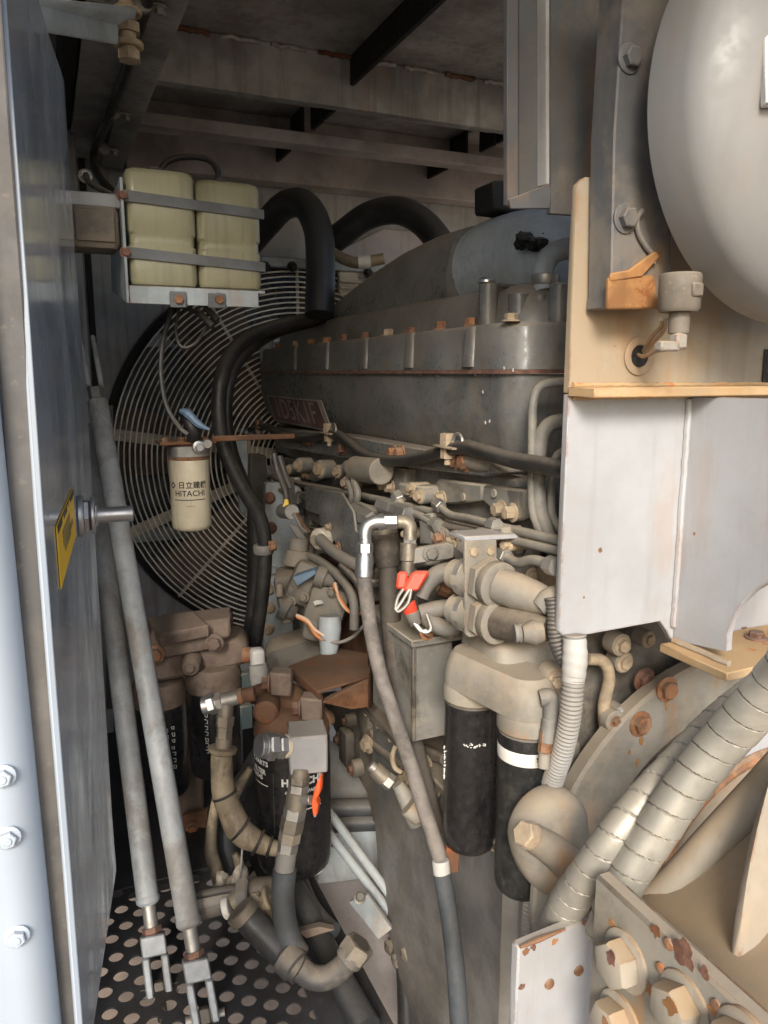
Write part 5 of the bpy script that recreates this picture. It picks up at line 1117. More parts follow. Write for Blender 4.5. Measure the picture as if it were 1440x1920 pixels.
# ---------------------------------------------------------------- mount bracket with the big bolts
mb = thing('pump_mount', 'pale mounting bracket with four big painted hex bolts, bottom right corner', 'bracket', P(1150, 1900, D=.85))
b = MB(); YB = .70
b.prism([P(x, y, Y=YB) for x, y in ((972, 1778), (1118, 1718), (1135, 1990), (962, 2010))], (0, .016, 0), .0025); b.put('web_plate', 'plate', mb)
A0, A1 = P(1112, 1680, D=.90), P(1470, 1905, D=.66); A1.z = A0.z = (A0.z+A1.z)/2
fd = (A1-A0); fd.z = 0; fd.normalize(); fn = V((fd.y, -fd.x, 0)); fn = fn if fn.x < 0 else -fn
b = MB(); q = [A0, A0+fd*.50, A0+fd*.50-AZ*.28, A0-AZ*.28]; b.prism(q, -fn*.022, .004); b.put('flange', 'cast_dusty', mb)
def fpt(px, py, off=.0):
    d = FW + RT*((px-CX)/FPX) + UP*((CY-py)/FPX); t_ = (A0-EYE).dot(fn)/d.dot(fn); return EYE+d*t_+fn*off
for px, py, r in ((1175, 1800, .0265), (1165, 1915, .0265), (1285, 1885, .0265), (1400, 1960, .026)):
    p = fpt(px, py); b = MB(); b.lathe(p-fn*.002, fn, [(r*1.28, 0), (r*1.28, .005), (r*1.2, .006)], 28); w_ = b.put('washer', 'plate_tan', mb)
    b = MB(); b.lathe(p+fn*.0045, fn, [(r*.98, 0), (r, .002), (r, .017), (r*.93, .021), (r*.85, .022)], 6, True, random.random()); b.put('big_bolt', 'plate_tan', mb)
for px, py in ((1030, 1845), (1085, 1820)):
    p = P(px, py, Y=YB-.0005); b = MB(); b.lathe(p+AY*.001, -AY, [(.0075, 0), (.0065, .003), (.003, .004)], 12); b.put('rust_rivet', 'rust_bolt', mb)
for px, py in ((1240, 1815), (1345, 1885), (1255, 1770)):
    p = fpt(px, py, .0005); b = MB(); b.lathe(p-fn*.001, fn, [(.007, 0), (.006, .003), (.003, .004)], 12); b.put('rust_rivet', 'rust_bolt', mb)
b = MB(); b.tube([P(975, 1776, Y=YB-.001), P(1010, 1762, Y=YB-.001), P(1060, 1742, Y=YB-.001)], [.002, .0035, .0015], 6); b.put('rust_edge', 'rust', mb)
# pump casting top behind the flange: sloping tray, two ribs
def rust_patch(parent, c, n, r, m, sq=1.0, name='rust_patch'):
    # thin irregular scab of rust or bare primer lying on a face
    n = V(n).normalized(); u, v = frame(n); k_ = 13; b = MB(); o_ = random.random()*6
    b.prism([V(c)+(u*math.cos(2*math.pi*i/k_+o_)*sq+v*math.sin(2*math.pi*i/k_+o_))*r*random.uniform(.55, 1.15) for i in range(k_)], n*.0007, 0); return b.put(name, m, parent)
for px, py, r_, m_ in ((1283, 1787, .016, 'rust_bolt_dark'), (1230, 1745, .008, 'rust'), (1322, 1822, .007, 'rust_bolt_dark'), (1215, 1850, .009, 'rusty_foot'), (1150, 1735, .007, 'rusty_foot'), (1345, 1900, .010, 'rusty_foot')):
    rust_patch(mb, fpt(px, py, .0002), fn, r_, m_)
for px, py, r_, m_ in ((1183, 1783, .010, 'rust_bolt_dark'), (1297, 1873, .010, 'rusty_foot'), (1172, 1905, .009, 'rust_bolt')):
    rust_patch(mb, fpt(px, py, .0264), fn, r_, m_)
for px, py, r_, m_ in ((985, 1785, .006, 'rust'), (1000, 1776, .005, 'rust_bolt_dark'), (978, 1850, .005, 'rust_bolt_dark'), (1040, 1765, .005, 'rusty_foot'), (1095, 1730, .004, 'rust')):
    rust_patch(mb, P(px, py, Y=YB-.0002), -AY, r_, m_)
for px, py, r_ in ((1250, 1322, .010), (1202, 1390, .011), (1195, 1430, .008), (1262, 1300, .007), (1180, 1410, .006)):
    rust_patch(fh, P(px, py, Y=.9785), -AY, r_, 'rusty_foot', .45)
def sheet(bot, top, sag, n=10, m_=14):
    rows = []
    for j in range(n+1):
        v = j/n; rows.append([])
        for i in range(m_+1):
            u = i/m_*(len(bot)-1); k_ = min(int(u), len(bot)-2); f_ = u-k_
            p0 = bot[k_].lerp(bot[k_+1], f_); p1 = top[k_].lerp(top[k_+1], f_)
            p = p0.lerp(p1, v); p.z -= sag*math.sin(math.pi*v)*(1-.3*v); rows[-1].append(p)
    return rows
def sheet_mb(rows, thick):
    b = MB(); n = len(rows); m_ = len(rows[0]); vs = [p for r_ in rows for p in r_]; dn_ = [p-AZ*thick for p in vs]; N_ = len(vs); fs = []
    for j in range(n-1):
        for i in range(m_-1):
            q_ = (j*m_+i, j*m_+i+1, (j+1)*m_+i+1, (j+1)*m_+i); fs += [q_, tuple(N_+x for x in q_[::-1])]
    for i in range(m_-1): fs += [(i, i+1, N_+i+1, N_+i), ((n-1)*m_+i, N_+(n-1)*m_+i, N_+(n-1)*m_+i+1, (n-1)*m_+i+1)]
    for j in range(n-1): fs += [(j*m_, N_+j*m_, N_+(j+1)*m_, (j+1)*m_), (j*m_+m_-1, (j+1)*m_+m_-1, N_+(j+1)*m_+m_-1, N_+j*m_+m_-1)]
    b.add(vs, fs[:0]); b.v += dn_; b.f += fs; return b
bot = [A0+fd*x-fn*.0225-AZ*.002 for x in (.03, .14, .26, .38, .5)]
top = [P(1178, 1690, D=.97), P(1262, 1662, D=.97), P(1345, 1590, D=.96), P(1430, 1500, D=.95), P(1540, 1400, D=.93)]
sheet_mb(sheet(bot, top, .018), .03).put('cast_tray', 'plate_tan', pm, angle=60)
b = MB(); b.tube([P(1150, 1718, D=1.0), P(1215, 1690, D=.985), P(1275, 1640, D=.97), P(1345, 1568, D=.955), P(1430, 1482, D=.94), P(1560, 1350, D=.91)], [.010, .017, .020, .022, .024, .028], 20); b.put('cast_rib', 'plate_tan', pm, angle=70)
rows = []
for t_ in range(9):
    f_ = t_/8; x = 1392+70*f_**1.6; y = 1795-330*f_; c_ = P(x, y, D=.80+.07*f_)-AZ*.012*(1-f_)**3; hw = .016+.018*f_
    rows.append([c_+V((-hw, 0, -.06)), c_+V((-hw*.8, 0, -.012)), c_+V((-hw*.3, 0, .006+.02*f_)), c_+V((hw*.5, 0, .008+.02*f_)), c_+V((.08, -.02, -.01)), c_+V((.08, -.02, -.08))])
b = MB(); b.loft(rows); b.put('cast_wall', 'plate_tan', pm, angle=75)

# ================================================================ right-hand bulkhead plate
BY = .85
bh = thing('bulkhead_plate', 'tall pale grey bulkhead plate with orange dusted shelf and flange', 'plate', P(1150, 1200, Y=BY))
X0 = P(1070, 740, Y=BY).x-.003
def bz(py, px=1072): return P(px, py, Y=BY).z
zs_ = P(1075, 736, Y=BY-.03).z
b = MB(); b.prism([(X0, BY, zs_-.003), (X0, BY, bz(1180)), (X0+.012, BY, bz(1196)), (P(1238, 1165, Y=BY).x, BY, bz(1165, 1238)), (P(1250, 1180, Y=BY).x, BY, bz(1182, 1250)), (P(1262, 1205, Y=BY).x, BY, bz(1208, 1262)), (1.45, BY, bz(1208, 1262)), (1.45, BY, zs_-.003)], (0, .012, 0), .0012); b.put('lower_plate', 'plate', bh)
b = MB(); b.prism([(X0, BY+.001, zs_-.002), (X0, BY+.001, bz(345)), (X0+.012, BY+.001, bz(328)), (P(1138, 325, Y=BY).x, BY+.001, bz(325)), (P(1138, 300, Y=BY).x, BY+.001, bz(200)), (1.45, BY+.001, bz(200)), (1.45, BY+.001, zs_-.002)], (0, .012, 0), .0012); b.put('upper_plate', 'plate_tan', bh)
b = MB(); b.box((X0-.002, BY-.055, zs_-.0065), (1.45, BY-.0005, zs_+.0065), .0015); b.put('shelf', 'plate_orange', bh)
b = MB(); b.tube([V((X0+.004+.01*k, BY-.002, zs_-.008+random.uniform(-.001, .001))) for k in range(75)], .0038, 6, smooth=False); b.put('weld_bead', 'plate_orange', bh)
b = MB(); b.tube([V((X0+.004+.01*k, BY-.002, zs_+.008+random.uniform(-.001, .001))) for k in range(75)], .004, 6, smooth=False); b.put('weld_bead', 'plate_orange', bh)
# gusset web with arched foot, reaching towards the camera
GX = P(1278, 900, Y=BY).x+.004
def gpt(px, py): return P(px, py, X=GX)
zf = P(1300, 1218, X=GX).z
arch = [gpt(x, y) for x, y in ((1362, 1222), (1364, 1190), (1374, 1160), (1392, 1130), (1414, 1108), (1440, 1092), (1475, 1080))]
b = MB(); b.prism([V((GX, BY-.0005, zs_-.008)), V((GX, BY-.0005, zf))]+[V((GX, p.y, p.z)) for p in arch]+[V((GX, .55, arch[-1].z)), V((GX, .55, zs_-.008))], (.011, 0, 0), .0012); b.put('gusset', 'plate', bh)
b = MB(); b.tube([V((GX-.003+random.uniform(-.0008, .0008), BY-.003, zs_-.012-.009*k)) for k in range(int((zs_-.02-zf)/.009))], .0048, 7, smooth=False); b.put('weld_bead', 'plate', bh)
# bottom flange plate
F0, F1 = P(1252, 1205, Y=BY-.001), P(1370, 1236, X=GX-.022)
b = MB(); b.prism([V((GX-.026, BY-.001, zf-.0005)), V((GX-.026, F1.y, zf-.0005)), V((1.45, F1.y+.02, zf-.0005)), V((1.45, BY-.001, zf-.0005))], (0, 0, -.013), .0015); b.put('bottom_flange', 'plate_orange', bh)
b = MB(); b.tube([V((GX-.004+random.uniform(-.001, .001), BY-.006-.008*k, zf+.003)) for k in range(14)], .005, 7, smooth=False); b.put('weld_bead', 'plate_tan', bh)
for px, py in ((1418, 1196), (1380, 1172)): bolt(bh, P(px, py, Z=zf), AZ, .012, .008, 'rust_bolt_dark')
# cable hole with grommet in the upper plate
p = P(1198, 668, Y=BY); b = MB(); b.lathe(p+AY*.0, -AY, [(.026, 0), (.026, .0022), (.0245, .003), (.016, .003), (.015, .0012)], 32); b.put('grommet', 'plate_tan', bh)
b = MB(); b.lathe(p-AY*.0014, -AY, [(.0148, 0), (.0148, .0005)], 24); b.put('cable_hole', 'black_and_shade', bh)
p = P(1436, 690, Y=BY-.001); b = MB(); b.box((p.x-.006, BY-.002, P(1436, 722, Y=BY).z), (p.x+.06, BY-.0005, P(1436, 655, Y=BY).z), .0005); b.put('side_opening', 'black_and_shade', bh)
for px, py, pl, r_ in ((1126, 1032, 'Y', .0030), (1302, 1000, 'X', .0022), (1095, 1120, 'Y', .0016)):
    p = P(px, py, Y=BY-.0004) if pl == 'Y' else P(px, py, X=GX-.0004); b = MB(); b.ball(p, r_, .3 if pl == 'X' else 1, 1 if pl == 'X' else .3, 1.1, 8, .35); b.put('rust_chip', 'rust_bolt', bh)
# upright post on the plate with its rusty foot
ps = thing('support_post', 'grey upright post with hex bolt and rusted foot beside the drum', 'post', P(1150, 580, Y=.78))
b = MB(); b.prism([P(x, y, Y=.80) for x, y in ((1146, 545), (1142, 578), (1240, 578), (1260, 545), (1260, -60), (1172, -60), (1152, 250))], (0, .046, 0), .002); b.put('post_body', 'grey_post', ps)
b = MB(); b.prism([P(x, y, Y=.792) for x, y in ((1142, 520), (1228, 515), (1236, 578), (1140, 580))], (0, .0075, 0), .002); b.put('rust_foot', 'rusty_foot', ps)
b = MB(); b.prism([P(x, y, Y=.790) for x, y in ((1146, 512), (1180, 506), (1230, 470), (1240, 480), (1205, 520), (1145, 528))], (0, .006, 0), .002); b.put('peeling_sheet', 'rusty_foot', ps)
bolt(ps, P(1172, 410, Y=.799), -AY, .0125, .010, 'grey_post'); bolt(ps, P(1180, 110, Y=.799), -AY, .012, .009, 'grey_post')
b = MB(); b.tube([P(x, y, Y=.795) for x, y in ((1205, 395), (1195, 410), (1197, 435), (1210, 460), (1225, 480), (1225, 495))], .0035, 8); b.put('lead', 'grey_post', ps)
# narrow spacer bar between plate and post
t = MB(); t.prism([P(x, y, Y=.835) for x, y in ((1124, 350), (1145, 340), (1145, 460), (1125, 460))], (0, .0135, 0), .002); tag(t.put('spacer_bar', 'grey_post'), 'narrow grey spacer bar between bulkhead top and post', 'bar')
# column of the roof (folded channel) in the top right
cl = thing('roof_column', 'folded grey steel roof column ending above the intake elbow', 'column', P(1000, 395, Y=.93))
b = MB(); b.prism([P(x, y, Y=.93) for x, y in ((951, -80), (951, 384), (972, 390), (972, -80))], (0, .01, 0), .001); b.put('edge_fold', 'grey_post', cl)
b = MB(); b.prism([P(x, y, Y=.945) for x, y in ((973, -80), (973, 378), (1024, 350), (1024, -80))], (0, .006, 0), .001); b.put('inset_face', 'grey_post', cl)
b = MB(); b.prism([P(x, y, Y=.925) for x, y in ((1024, -80), (1024, 345), (1031, 345), (1031, -80))], (0, .03, 0), .001); b.put('bright_fold', 'bay_grey', cl)
b = MB(); b.prism([P(x, y, Y=.935) for x, y in ((1032, -80), (1032, 400), (1180, 410), (1180, -80))], (0, .01, 0), .001); b.put('wide_face', 'grey_post', cl)
b = MB(); b.prism([P(x, y, Y=.928) for x, y in ((952, 374), (1028, 345), (1030, 360), (1028, 392), (955, 392))], (0, -.004, 0), .001); b.put('bottom_tab', 'grey_post', cl)
# dark block behind column
t = MB(); t.prism([P(x, y, Y=1.45) for x, y in ((925, 338), (1080, 330), (1080, 412), (925, 392))], (0, .08, 0), .004); tag(t.put('column_foot', 'black_and_shade'), 'dark steel block behind the foot of the roof column', 'block')

# drum (air cleaner) with domed end facing the camera
DY = .68; DC = P(1600, 200, Y=DY); DRr = .250
du = thing('air_cleaner', 'large pale domed air cleaner drum cut by the right edge', 'drum', (DC.x, .65, DC.z-DRr))
pr = [(max(r*DRr/.258, .0005), h*.70) for r, h in ((.0, -.085), (.06, -.083), (.12, -.077), (.165, -.066), (.20, -.050), (.225, -.032), (.243, -.014), (.254, .004), (.258, .022), (.258, .10))]
b = MB(); b.lathe((DC.x, DY, DC.z), AY, pr, 96); dd = b.put('dome', 'drum', du)
zq = P(1436, 125, Y=.632); b = MB(); b.prism([P(x, y, D=.80) for x, y in ((1434, 70), (1470, 40), (1470, 190), (1436, 192))], FW*.012, .001); b.put('label_plate', 'white_band', du)
# restriction switch below the drum
rs = thing('pressure_switch', 'dusty cylindrical switch with tan elbow plug and wires under the drum', 'switch', P(1275, 590, Y=.74))
p = P(1272, 585, Y=.74); b = MB(); b.lathe(V((p.x, .74, p.z)), AZ, [(.022, 0), (.025, .004), (.025, .042), (.023, .045)], 28); b.put('switch_body', 'grime_and_shade', rs)  # drum's shade is put into the switch's darker colour
b = MB(); b.cyl(V((p.x+.002, .74, p.z-.026)), V((p.x+.002, .74, p.z)), .0125, n=18); b.put('neck', 'grime_and_shade', rs)
q = P(1272, 640, Y=.735); b = MB(); b.obox(q, AX, AY, AZ, .017, .016, .020, .003); b.obox(q+V((-.017, 0, -.006)), AX, AY, AZ, .030, .013, .012, .002); b.put('elbow_plug', 'cast_dusty', rs)
b = MB(); b.box(P(1300, 555, Y=.712), P(1322, 530, Y=.712)+V((0, .01, 0)), .002); b.put('side_clip', 'grime_and_shade', rs)
for pts in (((1240, 598), (1240, 612), (1222, 632), (1205, 660)), ((1248, 600), (1245, 620), (1225, 642), (1206, 666)), ((1250, 655), (1230, 658), (1208, 668), (1196, 665))):
    b = MB(); b.tube([P(x, y, Y=.76+.03*k) for k, (x, y) in enumerate(pts)], .0028, 8); b.put('wire', 'plate_tan', rs)
# ================================================================ lower left: filters, valves, hoses
# brown filter bank with two black canisters
BD = 2.0
CL, CR = P(303, 1390, D=2.02), P(405, 1370, D=1.98); rb = L(48, 2.0)
fbk = thing('brown_filter_casting', 'rusty brown cast filter head with bolted cover on two black filters', 'filter head', P(350, 1290, D=2.0))
for C_, yt, yb, dd_, lab in ((CL, 1310, 1493, 2.02, 'left black hydraulic filter with white print under the brown head'), (CR, 1282, 1452, 1.98, 'right black hydraulic filter with white print under the brown head')):
    px = 303 if dd_ > 2 else 405
    zt, zb = P(px, yt, D=dd_).z, P(px, yb, D=dd_).z; H = zt-zb
    t = thing('hydraulic_filter', lab, 'filter', (C_.x, C_.y, zb), 'hydraulic filters')
    b = MB(); b.lathe((C_.x, C_.y, zb), AZ, [(rb*.7, 0), (rb*.9, .004), (rb*.98, .014), (rb, .024), (rb, H-.01), (rb*.96, H)], 40); k = b.put('canister', 'black_can', t)
    a = face_to_eye(C_)
    for row in range(2):
        for i in range(7):
            z = zb+H*(.80-.07*i)+random.uniform(-.002, .002); x = (.18+.26*row)+random.uniform(-.02, .02) if dd_ > 2 else -.35+.5*row
            b = MB(); s_ = random.uniform(.004, .007)
            q = [V((C_.x+(rb+.0007)*math.cos(a+x+dx_), C_.y+(rb+.0007)*math.sin(a+x+dx_), z+dz_)) for dx_, dz_ in ((-.06, s_), (.06, s_*.6), (.05, -s_), (-.02, -s_*.7))]
            b.tube(q, .0011, 5, smooth=False, closed=random.random() < .5); b.put('print_mark', 'ink_white', k)
    b = MB(); b.lathe((C_.x, C_.y, zt+.0005), AZ, [(rb*1.0, 0), (rb*1.06, .004), (rb*1.06, .03), (rb*1.0, .05), (rb*.9, .062)], 36); b.put('neck', 'brown_cast', fbk)
zt_ = P(405, 1240, D=1.98).z
q = [P(x, y, D=1.93) for x, y in ((272, 1236), (285, 1222), (440, 1198), (466, 1212), (466, 1245), (440, 1252), (300, 1280), (270, 1280))]
b = MB(); b.prism(q, (.03, .12, 0), .010); b.put('head_body', 'brown_cast', fbk)
q = [P(x, y, D=1.90) for x, y in ((278, 1190), (290, 1175), (430, 1160), (433, 1195), (398, 1206), (395, 1220), (300, 1238), (280, 1225))]
b = MB(); b.prism(q, (.03, .10, .0), .006); b.put('cover_block', 'brown_cast', fbk)
q = [P(274, 1158, D=1.95), P(362, 1145, D=1.95), P(392, 1172, D=1.86), P(300, 1190, D=1.86)]; b = MB(); b.prism(q, (0, 0, -.03), .003); b.put('cover_plate', 'brown_cast', fbk)
for px, py, m, r in ((292, 1226, 'rust_bolt', .016), (402, 1205, 'brown_cast', .016)): bolt(fbk, P(px, py, D=1.885), V((-.3, -1, 0)), r, .014, m)
p = P(361, 1250, D=1.88); b = MB(); b.lathe(p+V((.01, .05, 0)), V((-.3, -1, 0)), [(.024, 0), (.024, .05), (.020, .056)], 22); b.put('relief_plug', 'brown_cast', fbk); bolt(fbk, p+V((.01, .05, 0))+V((-.3, -1, 0)).normalized()*.055, V((-.3, -1, 0)), .012, .008, 'brown_cast')
b = MB(); b.cyl(*PS(1.93, (455, 1228), (478, 1228)), .020, n=16); b.put('outlet_nut', 'rust_bolt', fbk)
# bracket column behind the bank
bc = thing('filter_bracket', 'brown upright bracket behind the pair of hydraulic filters', 'bracket', P(365, 1620, D=2.1))
b = MB(); b.prism([P(x, y, D=2.12) for x, y in ((335, 1290), (378, 1290), (378, 1450), (382, 1600), (345, 1610), (330, 1480))], (.01, .03, 0), .003); b.put('plate', 'brown_cast', bc)
b = MB(); b.prism([P(x, y, D=2.06) for x, y in ((340, 1530), (388, 1520), (386, 1600), (350, 1615))], (.01, .02, 0), .003); b.put('foot', 'rust_box', bc)
bolt(bc, P(360, 1553, D=2.05), -AY, .012, .01, 'rust_bolt')
# elbow fitting with tape at its outlet
ef = thing('white_elbow', 'white taped elbow fitting at the outlet of the brown filter head', 'fitting', P(485, 1260, D=1.88))
b = MB(); b.box(P(470, 1250, D=1.9)+V((0, -.02, -.005)), P(495, 1214, D=1.9)+V((0, .02, 0)), .010, seg=3); b.put('elbow_block', 'white_band', ef)
b = MB(); b.tube(PS(1.88, (484, 1246), (486, 1262), (487, 1282)), [.021, .024, .022], 16, rfun=lambda s, a: 1+.03*math.sin(s*300+3*a)); b.put('tape_wrap', 'white_tape', ef)
b = MB(); b.tube(PS(1.9, (487, 1280), (488, 1300), (492, 1320)), .021, 14); b.put('hose_stub', 'wire_grey', ef)
b = MB(); b.box(P(452, 1300, D=1.96), P(474, 1262, D=1.96)+V((0, .03, 0)), .003); b.box(P(452, 1370, D=1.96), P(474, 1322, D=1.96)+V((0, .03, 0)), .003); b.put('side_strip', 'teal', ef)
# rusty box bracket
rbx = thing('rust_box', 'rusty brown steel box bracket with open slanted side', 'bracket', P(615, 1320, D=1.72))
q = [P(541, 1248, D=1.70), P(594, 1296, D=1.58), P(692, 1268, D=1.66), P(690, 1225, D=1.80), P(630, 1214, D=1.88)]
b = MB(); b.prism(q, (0, 0, -.006), .001); b.put('top_sheet', 'rust_box', rbx)
b = MB(); b.prism([P(694, 1232, D=1.76), P(694, 1328, D=1.70), P(688, 1330, D=1.66), P(690, 1264, D=1.66)], (.006, .004, 0), .001); b.put('side_sheet', 'rust_box', rbx)
b = MB(); b.prism([P(541, 1250, D=1.695), P(598, 1302, D=1.575), P(602, 1360, D=1.59), P(594, 1362, D=1.60), P(588, 1306, D=1.60), P(540, 1268, D=1.70)], (.008, .006, 0), .001); b.put('front_flange', 'rust_box', rbx)
b = MB(); b.prism([P(604, 1318, D=1.60), P(690, 1272, D=1.66), P(690, 1326, D=1.66), P(660, 1330, D=1.66)], (.01, .02, 0), .001); b.put('inner_sheet', 'rust', rbx)
for (px, py) in ((528, 1278), (585, 1325)):
    p = P(px, py, D=1.60); b = MB(); b.obox(p, V((.9, -.4, -.1)), V((.4, .9, 0)), AZ, .045, .04, .05, .004); b.put('clamp_lug', 'brown_cast', rbx); bolt(rbx, p+V((-.026, .004, 0)), V((-1, .3, 0)), .014, .012, 'rust_bolt_dark')
# black big filter head and can
BFC = P(550, 1500, D=1.68); rB = L(70, 1.68); zt, zb = P(550, 1365, D=1.68).z, P(550, 1632, D=1.68).z
bfh = thing('rusty_filter_casting', 'rust brown round filter head above the large black lettered filter', 'filter head', (BFC.x, BFC.y, zt))
b = MB(); b.lathe((BFC.x, BFC.y, zt+.0008), AZ, [(rB*.97, 0), (rB*1.0, .008), (rB*.98, .025), (rB*.86, .045), (rB*.62, .06)], 40); b.put('dome', 'rust_box', bfh)
b = MB(); b.tube(PS(1.68, (600, 1372), (560, 1330), (520, 1300), (490, 1300), (468, 1306)), [.045, .045, .032, .022, .017], 18); b.put('inlet_arm', 'rust_box', bfh)
p = P(500, 1342, D=1.58); b = MB(); b.lathe(p+V((.02, .06, 0)), V((-.4, -1, 0)), [(.026, 0), (.026, .05), (.02, .056)], 20); b.put('side_plug', 'rust_box', bfh)
t = thing('main_filter', 'large black spin-on filter with white maker lettering', 'filter', (BFC.x, BFC.y, zb)); H = zt-zb
b = MB(); b.lathe((BFC.x, BFC.y, zb), AZ, [(rB*.6, .002), (rB*.72, 0), (rB*.85, .003), (rB*.95, .012), (rB*.995, .026), (rB, .04), (rB, H-.01), (rB*.96, H)], 56); k = b.put('canister', 'black_can', t)
b = MB(); b.lathe((BFC.x+.03, BFC.y-.01, zb-.016), AZ, [(.03, 0), (.034, .004), (.034, .0155)], 20); b.put('drain_nut', 'white_band', t)
a = face_to_eye(BFC); ppm = FPX/1.62
def bz_(py): return P(550, py, D=1.60).z-zb
def can_text(txt, size, left=None, right=None, py=0, bold=.0004):
    vs, fs = text_mesh(txt, size, bold=bold); xs = [x for x, y in vs]
    sh_ = (left*rB-min(xs)) if left is not None else (right*rB-max(xs)); r_ = rB+.0007; b = MB()
    b.add([V((BFC.x+r_*math.cos(a+(x+sh_)/rB), BFC.y+r_*math.sin(a+(x+sh_)/rB), zb+bz_(py)+y)) for x, y in vs], fs); b.put('lettering', 'ink_white', k)
can_text('HITACHI', .0225, left=-.29, py=1462, bold=.0011)
can_text('GENUINE PARTS', .0105, left=-.20, py=1482)
can_text('-LF 3-', .0095, left=.10, py=1504)
arc_bar(k, 'print_line', 'ink_white', (BFC.x, BFC.y, 0), rB+.0007, zb+bz_(1519), .0028, a+.10, a+.78)
can_text('GENUINE PARTS', .0150, right=-.66, py=1430, bold=.0005)
can_text('OIL FILTER', .0150, right=-.74, py=1448, bold=.0005)
can_text('4616545', .0135, right=-.86, py=1460)
arc_bar(k, 'print_line', 'ink_white', (BFC.x, BFC.y, 0), rB+.0007, zb+bz_(1474), .0018, a-1.2, a-.68)
arc_bar(k, 'can_seam', 'dark_steel', (BFC.x, BFC.y, 0), rB+.0007, zb+H*.45, H*.75, a-.52, a-.50, 2)
# tee fitting with plated plug, wrapped tan hose
tf = thing('tee_fitting', 'plated tee fitting with capped end in front of the right hydraulic filter', 'fitting', P(430, 1340, D=1.58))
TD = 1.58
b = MB(); b.cyl(*PS(TD, (398, 1319), (448, 1306)), .0155); b.put('run_pipe', 'zinc_dull', tf)
b = MB(); b.hexa(*PS(TD, (392, 1321), (405, 1317)), .0225, .2); b.put('hex_nut', 'zinc', tf)
b = MB(); b.cyl(*PS(TD, (380, 1324), (393, 1321)), .0185, n=24); b.put('end_cap', 'zinc', tf)
b = MB(); b.hexa(*PS(TD, (407, 1316), (418, 1313)), .019, .5); b.put('hex_nut', 'zinc_dull', tf)
b = MB(); b.cyl(*PS(TD, (447, 1306), (456, 1304)), .017); b.put('copper_ring', 'rust_bolt', tf)
b = MB(); b.cyl(*PS(TD, (455, 1304), (478, 1300)), .015); b.put('nipple', 'rust_box', tf)
for y0, y1, r, hx in ((1318, 1345, .0155, 0), (1342, 1362, .019, 1), (1362, 1384, .0165, 1), (1382, 1410, .017, 0)):
    b = MB(); (b.hexa if hx else b.cyl)(*PS(TD, (424-(y0-1318)*.06, y0), (424-(y1-1318)*.06, y1)), r); b.put('stem_nut' if hx else 'stem', 'brass_dirty', tf)
th = thing('wrapped_hose', 'dirty cream wrapped hose with black ties curling below the tee fitting', 'hose', P(450, 1570, D=1.58))
b = MB(); b.tube(PS(1.58, (417, 1404), (415, 1440), (421, 1490), (435, 1530), (455, 1560), (480, 1578), (505, 1588), (525, 1590)), [.021, .0225, .0235, .025, .027, .026, .021, .017, .015], 20, rfun=lambda s, a: 1+.05*math.sin(s*70+a)); b.put('wrap', 'tan_hose', th)
b = MB(); b.lathe(P(418, 1400, D=1.58), P(416, 1415, D=1.58)-P(418, 1400, D=1.58), [(.022, 0), (.030, .002), (.029, .010), (.023, .014)], 14); b.put('frayed_cuff', 'tan_hose', th)
for x, y, dx_, dy_, r in ((420, 1488, .4, 1, .0245), (449, 1552, 1, .9, .0275), (482, 1578, 1, .5, .0265), (503, 1587, 1, .3, .0215)):
    ax = (P(x+dx_*10, y+dy_*10, D=1.58)-P(x, y, D=1.58)); b = MB(); b.lathe(P(x, y, D=1.58), ax, [(r, 0), (r*1.07, .0008), (r*1.07, .005), (r, .006)], 20); b.put('cable_tie', 'black_and_shade', th)
# dark hose behind it and pale sleeves
t = MB(); t.tube(PS(1.72, (500, 1395), (470, 1440), (440, 1500), (425, 1560), (430, 1620), (440, 1690)), .020, 14); tag(t.put('suction_hose', 'hose_blue'), 'dark blue grey hose passing behind the cream wrapped hose', 'hose')
for pts, r, lab in ((((408, 1480), (400, 1530), (395, 1590), (405, 1630), (415, 1680)), .011, 'left loose cream sleeve beside the dark hose'), (((440, 1600), (452, 1630), (460, 1680)), .010, 'right loose cream sleeve under the wrapped hose'), (((470, 1440), (445, 1480), (430, 1510)), .010, 'short cream sleeve crossing behind the wrapped hose')):
    t = MB(); t.tube(PS(1.66, *pts), [r*.7, r, r*1.25, r*1.35, r], 12); tag(t.put('loose_sleeve', 'tan_hose'), lab, 'sleeve', 'loose sleeves')
# block with plated plug and ball valve with orange handle
bl = thing('valve_block', 'bright grey square valve block with plated hex plug at its side', 'block', P(575, 1440, D=1.45))
bxc = P(576, 1400, D=1.47); q = Quaternion((0, 0, 1), R(-14))
b = MB(); b.box(bxc-V((.036, .036, .038)), bxc+V((.036, .036, .038)), .003, q); b.put('block_body', 'tank_block', bl)
pa = P(540, 1399, D=1.44); axp = (P(478, 1399, D=1.40)-pa).normalized()
for s0, s1, r, hx, m in ((0, .010, .022, 0, 'cream_can'), (.010, .024, .0235, 1, 'zinc'), (.024, .030, .021, 0, 'zinc_dull'), (.030, .046, .0265, 1, 'zinc'), (.046, .052, .023, 0, 'zinc'), (.052, .062, .0215, 0, 'zinc')):
    b = MB(); (b.hexa if hx else b.cyl)(pa+axp*s0, pa+axp*s1, r); b.put('plug_nut' if hx else 'plug_ring', m, bl)
bv = thing('ball_valve', 'dirty brass ball valve with orange handle below the bright block', 'valve', P(550, 1590, D=1.45))
